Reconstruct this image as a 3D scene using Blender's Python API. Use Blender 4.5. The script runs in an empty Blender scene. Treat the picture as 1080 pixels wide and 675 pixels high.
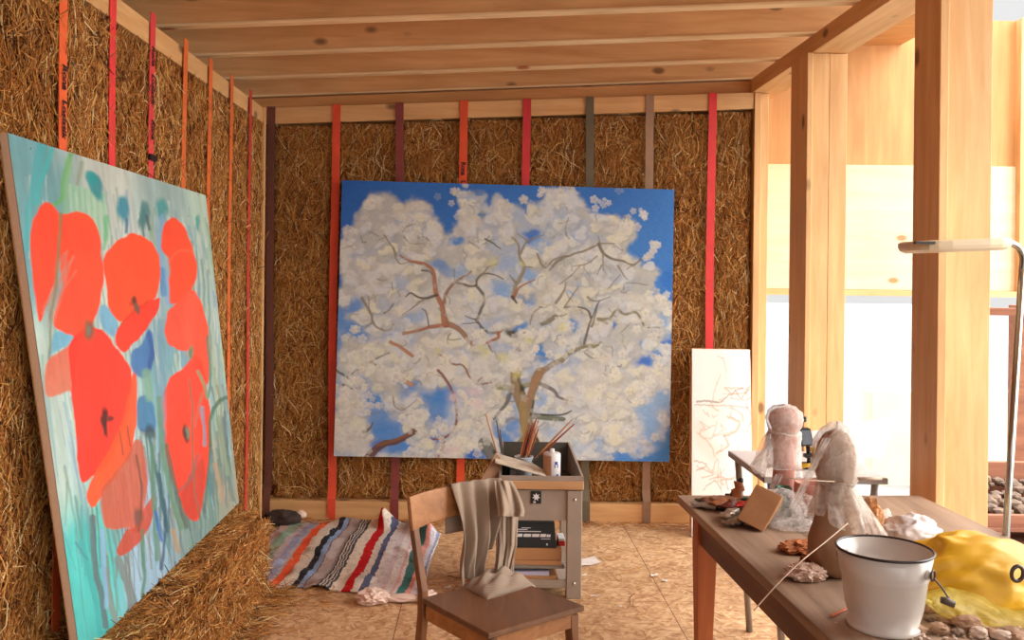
import bpy, bmesh, math, random
import numpy as np
from mathutils import Vector, Matrix

random.seed(7)
RNG = np.random.default_rng(11)
SC = bpy.context.scene
COL = SC.collection
PI = math.pi

# ------------------------------------------------------------------ camera model
F, CX, CY, ROLL, H = 980.0, 508.0, 288.0, 0.011, 1.55

def uv0(px, py):
    u, v = px - CX, py - CY
    return u + ROLL * v, v - ROLL * u

def pd(px, py, d):
    u, v = uv0(px, py)
    return Vector((u * d / F, d, H - v * d / F))

def pz(px, py, z):
    u, v = uv0(px, py)
    d = F * (H - z) / v
    return Vector((u * d / F, d, z))

def pX(px, py, x):
    u, v = uv0(px, py)
    d = F * x / u
    return Vector((x, d, H - v * d / F))

def project(P):
    P = np.asarray(P, float)
    u = P[..., 0] * F / P[..., 1]
    v = (H - P[..., 2]) * F / P[..., 1]
    return CX + u - ROLL * v, CY + v + ROLL * u

def lin(c):
    c = np.asarray(c, float) / 255.0
    return np.where(c <= 0.04045, c / 12.92, ((c + 0.055) / 1.055) ** 2.4)

def L(r, g, b):
    return tuple(float(x) for x in lin((r, g, b)))

cam_d = bpy.data.cameras.new('camera')
cam = bpy.data.objects.new('camera', cam_d)
COL.objects.link(cam)
cam_d.sensor_width = 36.0
cam_d.lens = F / 1080.0 * 36.0
cam_d.shift_x = (540.0 - CX) / 1080.0
cam_d.shift_y = -(337.5 - CY) / 1080.0
cam_d.clip_start = 0.05
cam.matrix_world = Matrix.Translation((0, 0, H)) @ Matrix.Rotation(PI / 2, 4, 'X') @ Matrix.Rotation(ROLL, 4, 'Z')
SC.camera = cam
SC.view_settings.view_transform = 'Standard'
SC.view_settings.look = 'None'
SC.view_settings.gamma = 1.0
SC.view_settings.use_curve_mapping = False

# ------------------------------------------------------------------ mesh builder
class MB:
    def __init__(self):
        self.v, self.f, self.c = [], [], None

    def add(self, verts, faces):
        o = len(self.v)
        self.v += [tuple(p) for p in verts]
        self.f += [tuple(i + o for i in f) for f in faces]
        return self

    def box(self, x0, x1, y0, y1, z0, z1):
        vs = [(x, y, z) for z in (z0, z1) for y in (y0, y1) for x in (x0, x1)]
        return self.add(vs, [(0, 2, 3, 1), (4, 5, 7, 6), (0, 1, 5, 4), (2, 6, 7, 3), (0, 4, 6, 2), (1, 3, 7, 5)])

    def obox(self, c, ax, ay, az, sx, sy, sz):
        c = Vector(c); ax = Vector(ax).normalized(); ay = Vector(ay).normalized(); az = Vector(az).normalized()
        vs = [c + ax * (i * sx / 2) + ay * (j * sy / 2) + az * (k * sz / 2) for k in (-1, 1) for j in (-1, 1) for i in (-1, 1)]
        return self.add(vs, [(0, 2, 3, 1), (4, 5, 7, 6), (0, 1, 5, 4), (2, 6, 7, 3), (0, 4, 6, 2), (1, 3, 7, 5)])

    def hexa(self, vs):
        return self.add(vs, [(0, 2, 3, 1), (4, 5, 7, 6), (0, 1, 5, 4), (2, 6, 7, 3), (0, 4, 6, 2), (1, 3, 7, 5)])

    def tube(self, pts, r, seg=8, cap=True):
        pts = [Vector(p) for p in pts]
        n = len(pts)
        rs = r if isinstance(r, (list, tuple)) else [r] * n
        vs, fs = [], []
        t0 = (pts[1] - pts[0]).normalized()
        up = Vector((0, 0, 1)) if abs(t0.z) < .9 else Vector((1, 0, 0))
        a = t0.cross(up).normalized()
        for i, p in enumerate(pts):
            t = (pts[min(i + 1, n - 1)] - pts[max(i - 1, 0)])
            t = t.normalized() if t.length > 1e-9 else t0
            a = (a - t * a.dot(t))
            a = a.normalized() if a.length > 1e-6 else t.orthogonal().normalized()
            b = t.cross(a)
            for k in range(seg):
                w = 2 * PI * k / seg
                vs.append(p + (a * math.cos(w) + b * math.sin(w)) * rs[i])
        for i in range(n - 1):
            for k in range(seg):
                k2 = (k + 1) % seg
                fs.append((i * seg + k, i * seg + k2, (i + 1) * seg + k2, (i + 1) * seg + k))
        if cap:
            fs.append(tuple(range(seg - 1, -1, -1)))
            fs.append(tuple((n - 1) * seg + k for k in range(seg)))
        return self.add(vs, fs)

    def lathe(self, prof, c=(0, 0, 0), seg=32, fn=None):
        vs, fs = [], []
        n = len(prof)
        for i, (r, z) in enumerate(prof):
            for k in range(seg):
                w = 2 * PI * k / seg
                rr, zz = (r, z) if fn is None else fn(r, z, w)
                vs.append((c[0] + rr * math.cos(w), c[1] + rr * math.sin(w), c[2] + zz))
        for i in range(n - 1):
            for k in range(seg):
                k2 = (k + 1) % seg
                fs.append((i * seg + k, i * seg + k2, (i + 1) * seg + k2, (i + 1) * seg + k))
        fs.append(tuple(range(seg - 1, -1, -1)))
        fs.append(tuple((n - 1) * seg + k for k in range(seg)))
        return self.add(vs, fs)

    def grid(self, fn, nu, nv):
        vs = [fn(i / nu, j / nv) for j in range(nv + 1) for i in range(nu + 1)]
        w = nu + 1
        fs = [(j * w + i, j * w + i + 1, (j + 1) * w + i + 1, (j + 1) * w + i) for j in range(nv) for i in range(nu)]
        return self.add(vs, fs)

    def build(self, name, mat, parent=None, smooth=False, bevel=0, solid=0, sub=0, root=None, loc=None):
        me = bpy.data.meshes.new(name)
        vs = [Vector(p) for p in self.v]
        if parent is not None:
            r = parent
            while r.parent is not None:
                r = r.parent
            off = Vector(r.location)
        elif loc is not None:
            off = Vector(loc)
        else:
            lo = [min(p[i] for p in vs) for i in range(3)]; hi = [max(p[i] for p in vs) for i in range(3)]
            off = Vector(((lo[0] + hi[0]) / 2, (lo[1] + hi[1]) / 2, lo[2]))
        me.from_pydata([p - off for p in vs], [], self.f)
        me.update()
        bm = bmesh.new(); bm.from_mesh(me)
        bmesh.ops.recalc_face_normals(bm, faces=bm.faces)
        bm.to_mesh(me); bm.free()
        if smooth:
            me.polygons.foreach_set('use_smooth', [True] * len(me.polygons))
        me.materials.append(mat)
        o = bpy.data.objects.new(name, me)
        COL.objects.link(o)
        if parent is not None:
            o.parent = parent
        else:
            o.location = off
        if solid:
            m = o.modifiers.new('solid', 'SOLIDIFY'); m.thickness = solid; m.offset = 0
        if bevel:
            m = o.modifiers.new('bevel', 'BEVEL'); m.width = bevel; m.segments = 2; m.limit_method = 'ANGLE'
        if sub:
            m = o.modifiers.new('sub', 'SUBSURF'); m.levels = sub; m.render_levels = sub
        return o

def npmesh(name, V, Q, mat, color=None, smooth=False, off=None):
    """big mesh from arrays: V (n,3), Q (m,4)"""
    me = bpy.data.meshes.new(name)
    V = np.ascontiguousarray(V, np.float32); Q = np.ascontiguousarray(Q, np.int32)
    me.vertices.add(len(V)); me.vertices.foreach_set('co', V.ravel())
    me.loops.add(Q.size); me.loops.foreach_set('vertex_index', Q.ravel())
    me.polygons.add(len(Q))
    me.polygons.foreach_set('loop_start', np.arange(0, Q.size, 4, dtype=np.int32))
    me.update(calc_edges=True)
    if smooth:
        me.polygons.foreach_set('use_smooth', np.ones(len(Q), bool))
    if color is not None:
        a = me.color_attributes.new('pigment', 'FLOAT_COLOR', 'POINT')
        c4 = np.ones((len(V), 4), np.float32); c4[:, :3] = color
        a.data.foreach_set('color', c4.ravel())
    me.materials.append(mat)
    return me

def thing(name, label, cat, loc=(0, 0, 0), group=None):
    o = bpy.data.objects.new(name, None)
    o.empty_display_size = .1
    COL.objects.link(o)
    o.location = loc
    return tag(o, label, cat, group)

def tag(o, label, cat, group=None):
    o['label'] = label; o['category'] = cat
    if group:
        o['group'] = group
    return o

def struct(o, label=None):
    o['kind'] = 'structure'
    if label:
        o['label'] = label
    return o

def copy_tree(o, parent=None):
    c = o.copy(); COL.objects.link(c)
    if parent is not None:
        c.parent = parent
    for ch in list(o.children):
        copy_tree(ch, c)
    return c

# ------------------------------------------------------------------ materials
def newmat(name):
    m = bpy.data.materials.new(name); m.use_nodes = True
    nt = m.node_tree; b = nt.nodes['Principled BSDF']
    return m, nt, b

def node(nt, t, **kw):
    n = nt.nodes.new(t)
    for k, v in kw.items():
        if hasattr(n, k) and not k.startswith('in_'):
            setattr(n, k, v)
    return n

def ramp(nt, stops, interp='LINEAR'):
    r = nt.nodes.new('ShaderNodeValToRGB'); r.color_ramp.interpolation = interp
    e = r.color_ramp.elements
    while len(e) < len(stops):
        e.new(.5)
    for i, (p, c) in enumerate(stops):
        e[i].position = p; e[i].color = (c[0], c[1], c[2], 1)
    return r

def mapping(nt, scale, coord='Object', rot=(0, 0, 0)):
    tc = nt.nodes.new('ShaderNodeTexCoord'); mp = nt.nodes.new('ShaderNodeMapping')
    mp.inputs['Scale'].default_value = scale; mp.inputs['Rotation'].default_value = rot
    oi = nt.nodes.new('ShaderNodeObjectInfo'); cx = nt.nodes.new('ShaderNodeVectorMath'); cx.operation = 'MULTIPLY_ADD'
    nt.links.new(oi.outputs['Random'], cx.inputs[0]); cx.inputs[1].default_value = (7.3, 11.7, 5.1)
    nt.links.new(tc.outputs[coord], cx.inputs[2])
    nt.links.new(cx.outputs[0], mp.inputs['Vector'])
    return mp

def noise(nt, vec, scale, detail=4, rough=.55, dist=0):
    n = nt.nodes.new('ShaderNodeTexNoise')
    n.inputs['Scale'].default_value = scale; n.inputs['Detail'].default_value = detail
    n.inputs['Roughness'].default_value = rough; n.inputs['Distortion'].default_value = dist
    if vec is not None:
        nt.links.new(vec, n.inputs['Vector'])
    return n

def mixc(nt, a, b, fac, mode='MIX'):
    m = nt.nodes.new('ShaderNodeMix'); m.data_type = 'RGBA'; m.blend_type = mode
    for s, x in ((0, fac), (6, a), (7, b)):
        if hasattr(x, 'is_linked'):
            nt.links.new(x, m.inputs[s])
        elif s == 0:
            m.inputs[0].default_value = x
        else:
            m.inputs[s].default_value = (x[0], x[1], x[2], 1)
    return m.outputs[2]

def bump(nt, b, h, s=.2, d=.01):
    bp = nt.nodes.new('ShaderNodeBump'); bp.inputs['Strength'].default_value = s; bp.inputs['Distance'].default_value = d
    nt.links.new(h, bp.inputs['Height']); nt.links.new(bp.outputs['Normal'], b.inputs['Normal'])

def m_plain(name, col, rough=.6, metal=0, var=.12, scale=6, bmp=0):
    m, nt, b = newmat(name)
    mp = mapping(nt, (1, 1, 1))
    n = noise(nt, mp.outputs[0], scale, 5, .6)
    r = ramp(nt, [(.3, [c * (1 - var) for c in col]), (.7, [min(1, c * (1 + var)) for c in col])])
    nt.links.new(n.outputs[0], r.inputs[0]); nt.links.new(r.outputs[0], b.inputs['Base Color'])
    b.inputs['Roughness'].default_value = rough; b.inputs['Metallic'].default_value = metal
    if bmp:
        bump(nt, b, n.outputs[0], bmp, .01)
    return m

def m_wood(name, lo, hi, axis='X', rough=.6, knots=True, k=1.0, knot_col=None):
    m, nt, b = newmat(name)
    sc = {'X': (1.2, 14, 14), 'Y': (14, 1.2, 14), 'Z': (14, 14, 1.2)}[axis]
    mp = mapping(nt, tuple(s * k for s in sc))
    n = noise(nt, mp.outputs[0], 1.6, 6, .6, .6)
    r = ramp(nt, [(.25, lo), (.5, [(a + c) / 2 for a, c in zip(lo, hi)]), (.75, hi)])
    nt.links.new(n.outputs[0], r.inputs[0])
    out = r.outputs[0]
    mp3 = mapping(nt, (1, 1, 1))
    n3 = noise(nt, mp3.outputs[0], 1.3, 2)
    r3 = ramp(nt, [(.3, (.86, .84, .8)), (.7, (1.08, 1.06, 1.02))])
    nt.links.new(n3.outputs[0], r3.inputs[0])
    out = mixc(nt, out, r3.outputs[0], 1.0, 'MULTIPLY')
    if knots:
        s2 = {'X': (.55, 1, 1), 'Y': (1, .55, 1), 'Z': (1, 1, .55)}[axis]
        mp2 = mapping(nt, s2)
        vo = nt.nodes.new('ShaderNodeTexVoronoi'); vo.inputs['Scale'].default_value = 5.5
        nt.links.new(mp2.outputs[0], vo.inputs['Vector'])
        kc = knot_col or [c * .38 for c in lo]
        r2 = ramp(nt, [(0, (1, 1, 1)), (.075, (1, 1, 1)), (.15, (0, 0, 0))])
        nt.links.new(vo.outputs['Distance'], r2.inputs[0])
        out = mixc(nt, out, kc, r2.outputs[0])
    nt.links.new(out, b.inputs['Base Color'])
    b.inputs['Roughness'].default_value = rough
    bump(nt, b, n.outputs[0], .12, .004)
    return m

def m_attr(name, rough=.7, bmp=0, bscale=300, spec=.3):
    m, nt, b = newmat(name)
    a = nt.nodes.new('ShaderNodeAttribute'); a.attribute_name = 'pigment'
    mp = mapping(nt, (1, 1, 1))
    n = noise(nt, mp.outputs[0], bscale, 3)
    r = ramp(nt, [(.3, (.93, .93, .93)), (.7, (1.04, 1.04, 1.04))])
    nt.links.new(n.outputs[0], r.inputs[0])
    nt.links.new(mixc(nt, a.outputs['Color'], r.outputs[0], 1.0, 'MULTIPLY'), b.inputs['Base Color'])
    b.inputs['Roughness'].default_value = rough
    b.inputs['Specular IOR Level'].default_value = spec
    if bmp:
        bump(nt, b, n.outputs[0], bmp, .002)
    return m

def m_film(name, col, alpha, rough=.25, scale=25):
    """crinkled translucent polythene"""
    m, nt, b = newmat(name)
    b.inputs['Base Color'].default_value = (*col, 1)
    b.inputs['Roughness'].default_value = rough
    tr = nt.nodes.new('ShaderNodeBsdfTransparent')
    tl = nt.nodes.new('ShaderNodeBsdfTranslucent'); tl.inputs['Color'].default_value = (*col, 1)
    mx0 = nt.nodes.new('ShaderNodeMixShader'); mx0.inputs[0].default_value = .55
    nt.links.new(b.outputs[0], mx0.inputs[1]); nt.links.new(tl.outputs[0], mx0.inputs[2])
    mx = nt.nodes.new('ShaderNodeMixShader')
    mp = mapping(nt, (1, 1, 1)); n = noise(nt, mp.outputs[0], scale, 5, .6, 1.0)
    r = ramp(nt, [(.3, (max(0, alpha - .25),) * 3), (.7, (min(1, alpha + .25),) * 3)])
    nt.links.new(n.outputs[0], r.inputs[0]); nt.links.new(r.outputs[0], mx.inputs[0])
    nt.links.new(tr.outputs[0], mx.inputs[1]); nt.links.new(mx0.outputs[0], mx.inputs[2])
    nt.links.new(mx.outputs[0], nt.nodes['Material Output'].inputs['Surface'])
    bump(nt, b, n.outputs[0], .8, .02)
    return m

def m_osb(name):
    m, nt, b = newmat(name)
    outs = []
    for i, ang in enumerate((.15, 1.2, 2.3)):
        tc = nt.nodes.new('ShaderNodeTexCoord')
        nz = noise(nt, tc.outputs['Object'], 5, 2)
        ad = nt.nodes.new('ShaderNodeVectorMath'); ad.operation = 'MULTIPLY_ADD'
        nt.links.new(nz.outputs['Color'], ad.inputs[0]); ad.inputs[1].default_value = (.05, .05, 0)
        nt.links.new(tc.outputs['Object'], ad.inputs[2])
        mr = nt.nodes.new('ShaderNodeMapping'); mr.inputs['Rotation'].default_value = (0, 0, ang)
        nt.links.new(ad.outputs[0], mr.inputs['Vector'])
        mp = nt.nodes.new('ShaderNodeMapping'); mp.inputs['Scale'].default_value = (21, 62, 1)
        nt.links.new(mr.outputs[0], mp.inputs['Vector'])
        vo = nt.nodes.new('ShaderNodeTexVoronoi'); vo.voronoi_dimensions = '2D'; vo.inputs['Scale'].default_value = 1
        nt.links.new(mp.outputs[0], vo.inputs['Vector'])
        sp = nt.nodes.new('ShaderNodeSeparateColor'); nt.links.new(vo.outputs['Color'], sp.inputs[0])
        outs.append(sp)
    mx = mixc(nt, outs[0].outputs[0], outs[1].outputs[0], .5)
    gt = nt.nodes.new('ShaderNodeMath'); gt.operation = 'GREATER_THAN'; gt.inputs[1].default_value = .55
    nt.links.new(outs[2].outputs[1], gt.inputs[0])
    sel = mixc(nt, outs[0].outputs[0], outs[1].outputs[0], gt.outputs[0])
    sel = mixc(nt, sel, outs[2].outputs[0], .35)
    r = ramp(nt, [(.1, L(166, 120, 78)), (.35, L(188, 144, 100)), (.6, L(204, 164, 120)), (.9, L(220, 184, 142))])
    nt.links.new(sel, r.inputs[0])
    mp = mapping(nt, (1, 1, 1)); n = noise(nt, mp.outputs[0], 1.1, 4)
    r2 = ramp(nt, [(.35, (.82, .78, .74)), (.65, (1.05, 1.05, 1.05))])
    nt.links.new(n.outputs[0], r2.inputs[0])
    out = mixc(nt, r.outputs[0], r2.outputs[0], 1.0, 'MULTIPLY')
    # sheet joints
    br = nt.nodes.new('ShaderNodeTexBrick')
    br.inputs['Scale'].default_value = 1; br.inputs['Mortar Size'].default_value = .002
    br.inputs['Brick Width'].default_value = 2.5; br.inputs['Row Height'].default_value = 1.25
    mpb = mapping(nt, (1, 1, 1), rot=(0, 0, PI / 2)); nt.links.new(mpb.outputs[0], br.inputs['Vector'])
    out = mixc(nt, out, L(95, 58, 30), br.outputs['Fac'])
    nt.links.new(out, b.inputs['Base Color'])
    b.inputs['Roughness'].default_value = .75
    bump(nt, b, sel, .1, .004)
    return m

W_LO, W_HI = L(208, 154, 96), L(236, 192, 136)
M = {}
M['wood_x'] = m_wood('spruce along x', W_LO, W_HI, 'X')
M['wood_y'] = m_wood('spruce along y', W_LO, W_HI, 'Y')
M['wood_z'] = m_wood('spruce upright', W_LO, W_HI, 'Z')
M['wood_pale'] = m_wood('pale spruce board', L(226, 190, 138), L(246, 220, 176), 'X', knot_col=L(176, 108, 64))
M['ply_z'] = m_wood('plywood upright grain', L(198, 138, 80), L(222, 168, 106), 'Z', knots=False, k=.8)
M['cream_x'] = m_wood('cream spruce panel', L(228, 208, 164), L(244, 230, 194), 'X', k=.6, knot_col=L(190, 130, 84))
M['chair_seat'] = m_wood('worn chair seat', L(98, 64, 42), L(140, 98, 66), 'Y', .45, knots=False)
M['chair_wood'] = m_wood('chair beech', L(146, 92, 50), L(190, 132, 80), 'X', .4, knots=False)
M['chair_leg'] = m_wood('chair leg beech', L(104, 64, 38), L(150, 98, 58), 'Z', .4, knots=False)
M['table_top'] = m_wood('worn table top', L(118, 92, 74), L(186, 158, 134), 'Y', .6, knots=False, k=.7)
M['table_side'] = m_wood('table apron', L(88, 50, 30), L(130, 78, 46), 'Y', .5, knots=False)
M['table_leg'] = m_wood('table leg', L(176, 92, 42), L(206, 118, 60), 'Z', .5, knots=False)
M['osb'] = m_osb('osb floor')
M['slab'] = m_plain('rough render wall', L(70, 45, 28), .9)
M['roof'] = m_wood('roof boards', L(186, 128, 72), L(214, 160, 100), 'X', knots=False)
M['straw'] = m_attr('straw strands', .6, spec=.25)
M['paint'] = m_attr('oil paint on canvas', .55, .25, 260, .3)
M['canvas_edge'] = m_plain('raw canvas edge', L(206, 170, 142), .9, var=.05, scale=80)
M['steel_dark'] = m_plain('dark steel', L(60, 56, 54), .4, .8)
M['ground'] = m_plain('pale gravel', (.27, .267, .262), .95, var=.05, scale=8)
# ------------------------------------------------------------------ light
wd = bpy.data.worlds.new('sky'); SC.world = wd; wd.use_nodes = True
nt = wd.node_tree
bg = nt.nodes['Background']
tc = nt.nodes.new('ShaderNodeTexCoord'); sx = nt.nodes.new('ShaderNodeSeparateXYZ')
nt.links.new(tc.outputs['Generated'], sx.inputs[0])
rw = ramp(nt, [(0.0, (.86, .86, .85)), (.28, (.9, .9, .9)), (.5, (4.0, 4.0, 4.1)), (1.0, (6.4, 6.6, 7.0))])
nt.links.new(sx.outputs['Z'], rw.inputs[0])
# brighter, warmer sky on the sun's side of the building
dt = nt.nodes.new('ShaderNodeVectorMath'); dt.operation = 'DOT_PRODUCT'
nt.links.new(tc.outputs['Generated'], dt.inputs[0]); dt.inputs[1].default_value = (.94, -.22, .26)
rl = ramp(nt, [(.40, (0, 0, 0)), (.62, (2.7, 2.6, 2.45)), (1.0, (7.0, 6.75, 6.3))])
nt.links.new(dt.outputs['Value'], rl.inputs[0])
nt.links.new(mixc(nt, rw.outputs[0], rl.outputs[0], 1.0, 'ADD'), bg.inputs['Color'])
bg.inputs['Strength'].default_value = 1.0
sun_d = bpy.data.lights.new('sun', 'SUN'); sun_d.energy = .45; sun_d.angle = math.radians(3); sun_d.color = (1, .95, .86)
sun = bpy.data.objects.new('sun', sun_d); COL.objects.link(sun)
sun.rotation_euler = Vector((-.30, .62, -.85)).to_track_quat('-Z', 'Y').to_euler()
SC.view_settings.exposure = -0.08

# ------------------------------------------------------------------ setting
ZB = lambda x: 2.66 + (x + 1.2) * .047          # underside of the joists
struct(MB().box(-1.8, 2.02, -1.2, 6.35, -.12, 0).build('floor', M['osb'], loc=(0, 0, 0)))
struct(MB().box(-1.8, 1.705, 6.12, 6.35, 0, 2.68).build('wall_back', M['slab'], loc=(0, 6.12, 0)))
struct(MB().box(-2.0, -1.72, -1.2, 6.35, 0, 2.62).build('wall_left', M['slab'], loc=(-1.72, 0, 0)))
struct(MB().box(-2.0, .1, -1.42, -1.2, 0, 2.70).build('unseen_wall_front', M['slab'], loc=(-.8, -1.3, 0)))  # unseen wall behind the camera, added to darken the left of the room
struct(MB().box(1.90, 2.02, .2, 1.7, 0, 2.75).build('unseen_wall_near', M['slab'], loc=(1.9, .9, 0))).name = 'unseen_wall_right'  # unseen wall piece, added to block light from the near right side
ct = .26
struct(MB().hexa([(-2.0, -1.2, ZB(-2) + ct - .02), (2.75, -1.2, ZB(2.75) + ct - .02), (-2.0, 6.6, ZB(-2) + ct - .02), (2.75, 6.6, ZB(2.75) + ct - .02),
                  (-2.0, -1.2, ZB(-2) + ct + .16), (2.75, -1.2, ZB(2.75) + ct + .16), (-2.0, 6.6, ZB(-2) + ct + .16), (2.75, 6.6, ZB(2.75) + ct + .16)]
                 ).build('ceiling', M['roof'], loc=(0, 0, 2.9)))
struct(MB().box(-1.40, 1.70, 5.80, 5.92, 0, .115).build('baseboard_back', M['wood_x'], bevel=.004))
struct(MB().box(2.02, 30, -12, 60, -.25, -.15).box(-30, 2.02, 6.35, 60, -.25, -.15).build('ground', M['ground'], loc=(10, 10, -.15)))
# outer wall wing seen through the openings
wr = struct(MB().box(1.71, 3.50, 6.12, 6.30, 2.29, 3.25).build('wall_right', M['ply_z'], loc=(2.6, 6.2, 1.4)))
MB().box(1.71, 3.50, 6.10, 6.30, 1.47, 2.287).build('lower_panel', M['cream_x'], wr)
MB().box(1.71, 3.50, 6.06, 6.30, 1.43, 1.468).build('sill_board', M['wood_x'], wr)
MB().box(3.50, 3.54, 6.05, 6.30, 1.43, 3.25).build('edge_batten', M['wood_z'], wr)

# top plates of the two straw walls
o = tag(MB().box(-1.47, -1.365, -1.2, 5.86, 2.468, 2.56).build('wall_plate', M['wood_y'], bevel=.003),
        'long spruce plate lying on top of the left straw wall', 'beam')
z = lambda x: 2.575 + (x + 1.36) * .0425
o = tag(MB().hexa([(-1.365, 5.84, z(-1.365) - .103), (1.70, 5.84, z(1.7) - .103), (-1.365, 5.98, z(-1.365) - .103), (1.70, 5.98, z(1.7) - .103),
                   (-1.365, 5.84, z(-1.365)), (1.70, 5.84, z(1.7)), (-1.365, 5.98, z(-1.365)), (1.70, 5.98, z(1.7))]).build('wall_plate', M['wood_x'], bevel=.003),
        'pale spruce plate lying on top of the back straw wall', 'beam')
o = tag(MB().hexa([(-1.47, 5.87, z(-1.47) + .002), (1.70, 5.87, z(1.7) + .002), (-1.47, 6.0, z(-1.47) + .002), (1.70, 6.0, z(1.7) + .002),
                   (-1.47, 5.87, ZB(-1.47) - .012), (1.70, 5.87, ZB(1.7) - .012), (-1.47, 6.0, ZB(-1.47) - .012), (1.70, 6.0, ZB(1.7) - .012)]).build('packing_board', M['roof'], bevel=.002),
        'thin reddish board between the back wall plate and the joist above', 'board')


# ceiling joists: web + bottom flange
JY = [2.5, 3.07, 3.63, 4.20, 4.76, 5.33, 5.88]
jl = ['second ceiling joist towards the front, above the camera', 'ceiling joist over the front of the room, third from the front', 'ceiling joist just above the top edge of the picture',
      'nearest ceiling joist in view, cut by the top of the picture', 'ceiling joist whose right end sits over the middle post', 'second ceiling joist from the back wall', 'rearmost ceiling joist, on the back wall plate']
for i, y in enumerate(JY):
    x1 = 1.885
    t = thing('ceiling_joist', jl[i], 'joist', (0, y, ZB(0)), 'spruce ceiling joists')
    a, b_ = -1.70, x1
    zb = lambda x: ZB(x)
    MB().hexa([(a, y + .012, ZB(a) + .015), (b_, y + .012, ZB(b_) + .015), (a, y + .05, ZB(a) + .015), (b_, y + .05, ZB(b_) + .015),
               (a, y + .012, ZB(a) + .236), (b_, y + .012, ZB(b_) + .236), (a, y + .05, ZB(a) + .236), (b_, y + .05, ZB(b_) + .236)]).build('web', M['wood_x'], t)
    MB().hexa([(a, y, ZB(a)), (b_, y, ZB(b_)), (a, y + .062, ZB(a)), (b_, y + .062, ZB(b_)),
               (a, y, ZB(a) + .014), (b_, y, ZB(b_) + .014), (a, y + .062, ZB(a) + .014), (b_, y + .062, ZB(b_) + .014)]).build('bottom_flange', M['wood_pale'], t, bevel=.003)

# right hand beam and posts
tag(MB().box(1.69, 1.88, -1.2, 6.05, 2.705, 2.795).build('roof_beam', M['wood_y'], bevel=.003), 'long spruce beam carrying the joist ends over the open right side', 'beam')

def post(name, yA0, yA1, yB0, yB1, label, ztopA):
    t = thing(name, label, 'post', (1.76, yB0, 0))
    MB().box(1.66, 1.688, yA0, yA1, 0, ztopA).build('side_board', M['wood_z'], t, bevel=.003)
    MB().box(1.692, 1.782, yB0, yB1, 0, 2.703).build('post_timber', M['wood_z'], t, bevel=.003)
    MB().box(1.784, 1.876, yB0 + .002, yB1, 0, 2.703).build('post_timber', M['wood_z'], t, bevel=.003)
    return t
post('timber_post', 4.765, 5.02, 4.79, 4.98, 'spruce post behind the plastic-wrapped sculptures, under the beam', 2.70)
tC = thing('timber_post', 'big spruce post nearest the camera, behind the yellow plastic bag', 'post', (1.76, 3.4, 0))
MB().box(1.655, 1.688, 3.37, 3.575, 0, 2.74).build('side_board', M['wood_z'], tC, bevel=.003)
MB().box(1.692, 1.862, 3.40, 3.575, 0, 2.703).build('post_timber', M['wood_z'], tC, bevel=.003)
tE = thing('timber_post', 'slim corner post where the back straw wall meets the opening', 'post', (1.75, 5.86, 0))
MB().box(1.702, 1.745, 5.83, 6.05, 0, 2.703).build('post_timber', M['wood_z'], tE, bevel=.003)
MB().box(1.747, 1.80, 5.86, 6.05, 0, 2.703).build('post_timber', M['wood_z'], tE, bevel=.003)
tag(MB().box(-1.372, -1.350, 5.74, 5.775, 0, 2.56).build('corner_batten', M['wood_z'], bevel=.002), 'thin pinkish upright batten in the corner of the two straw walls', 'batten')

# ------------------------------------------------------------------ straw
SL = np.array([lin((228, 178, 104)), lin((210, 148, 76)), lin((190, 124, 60)), lin((154, 94, 44)), lin((92, 50, 24)), lin((242, 214, 160))])
SP = np.array([.16, .27, .26, .17, .08, .06])

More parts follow.
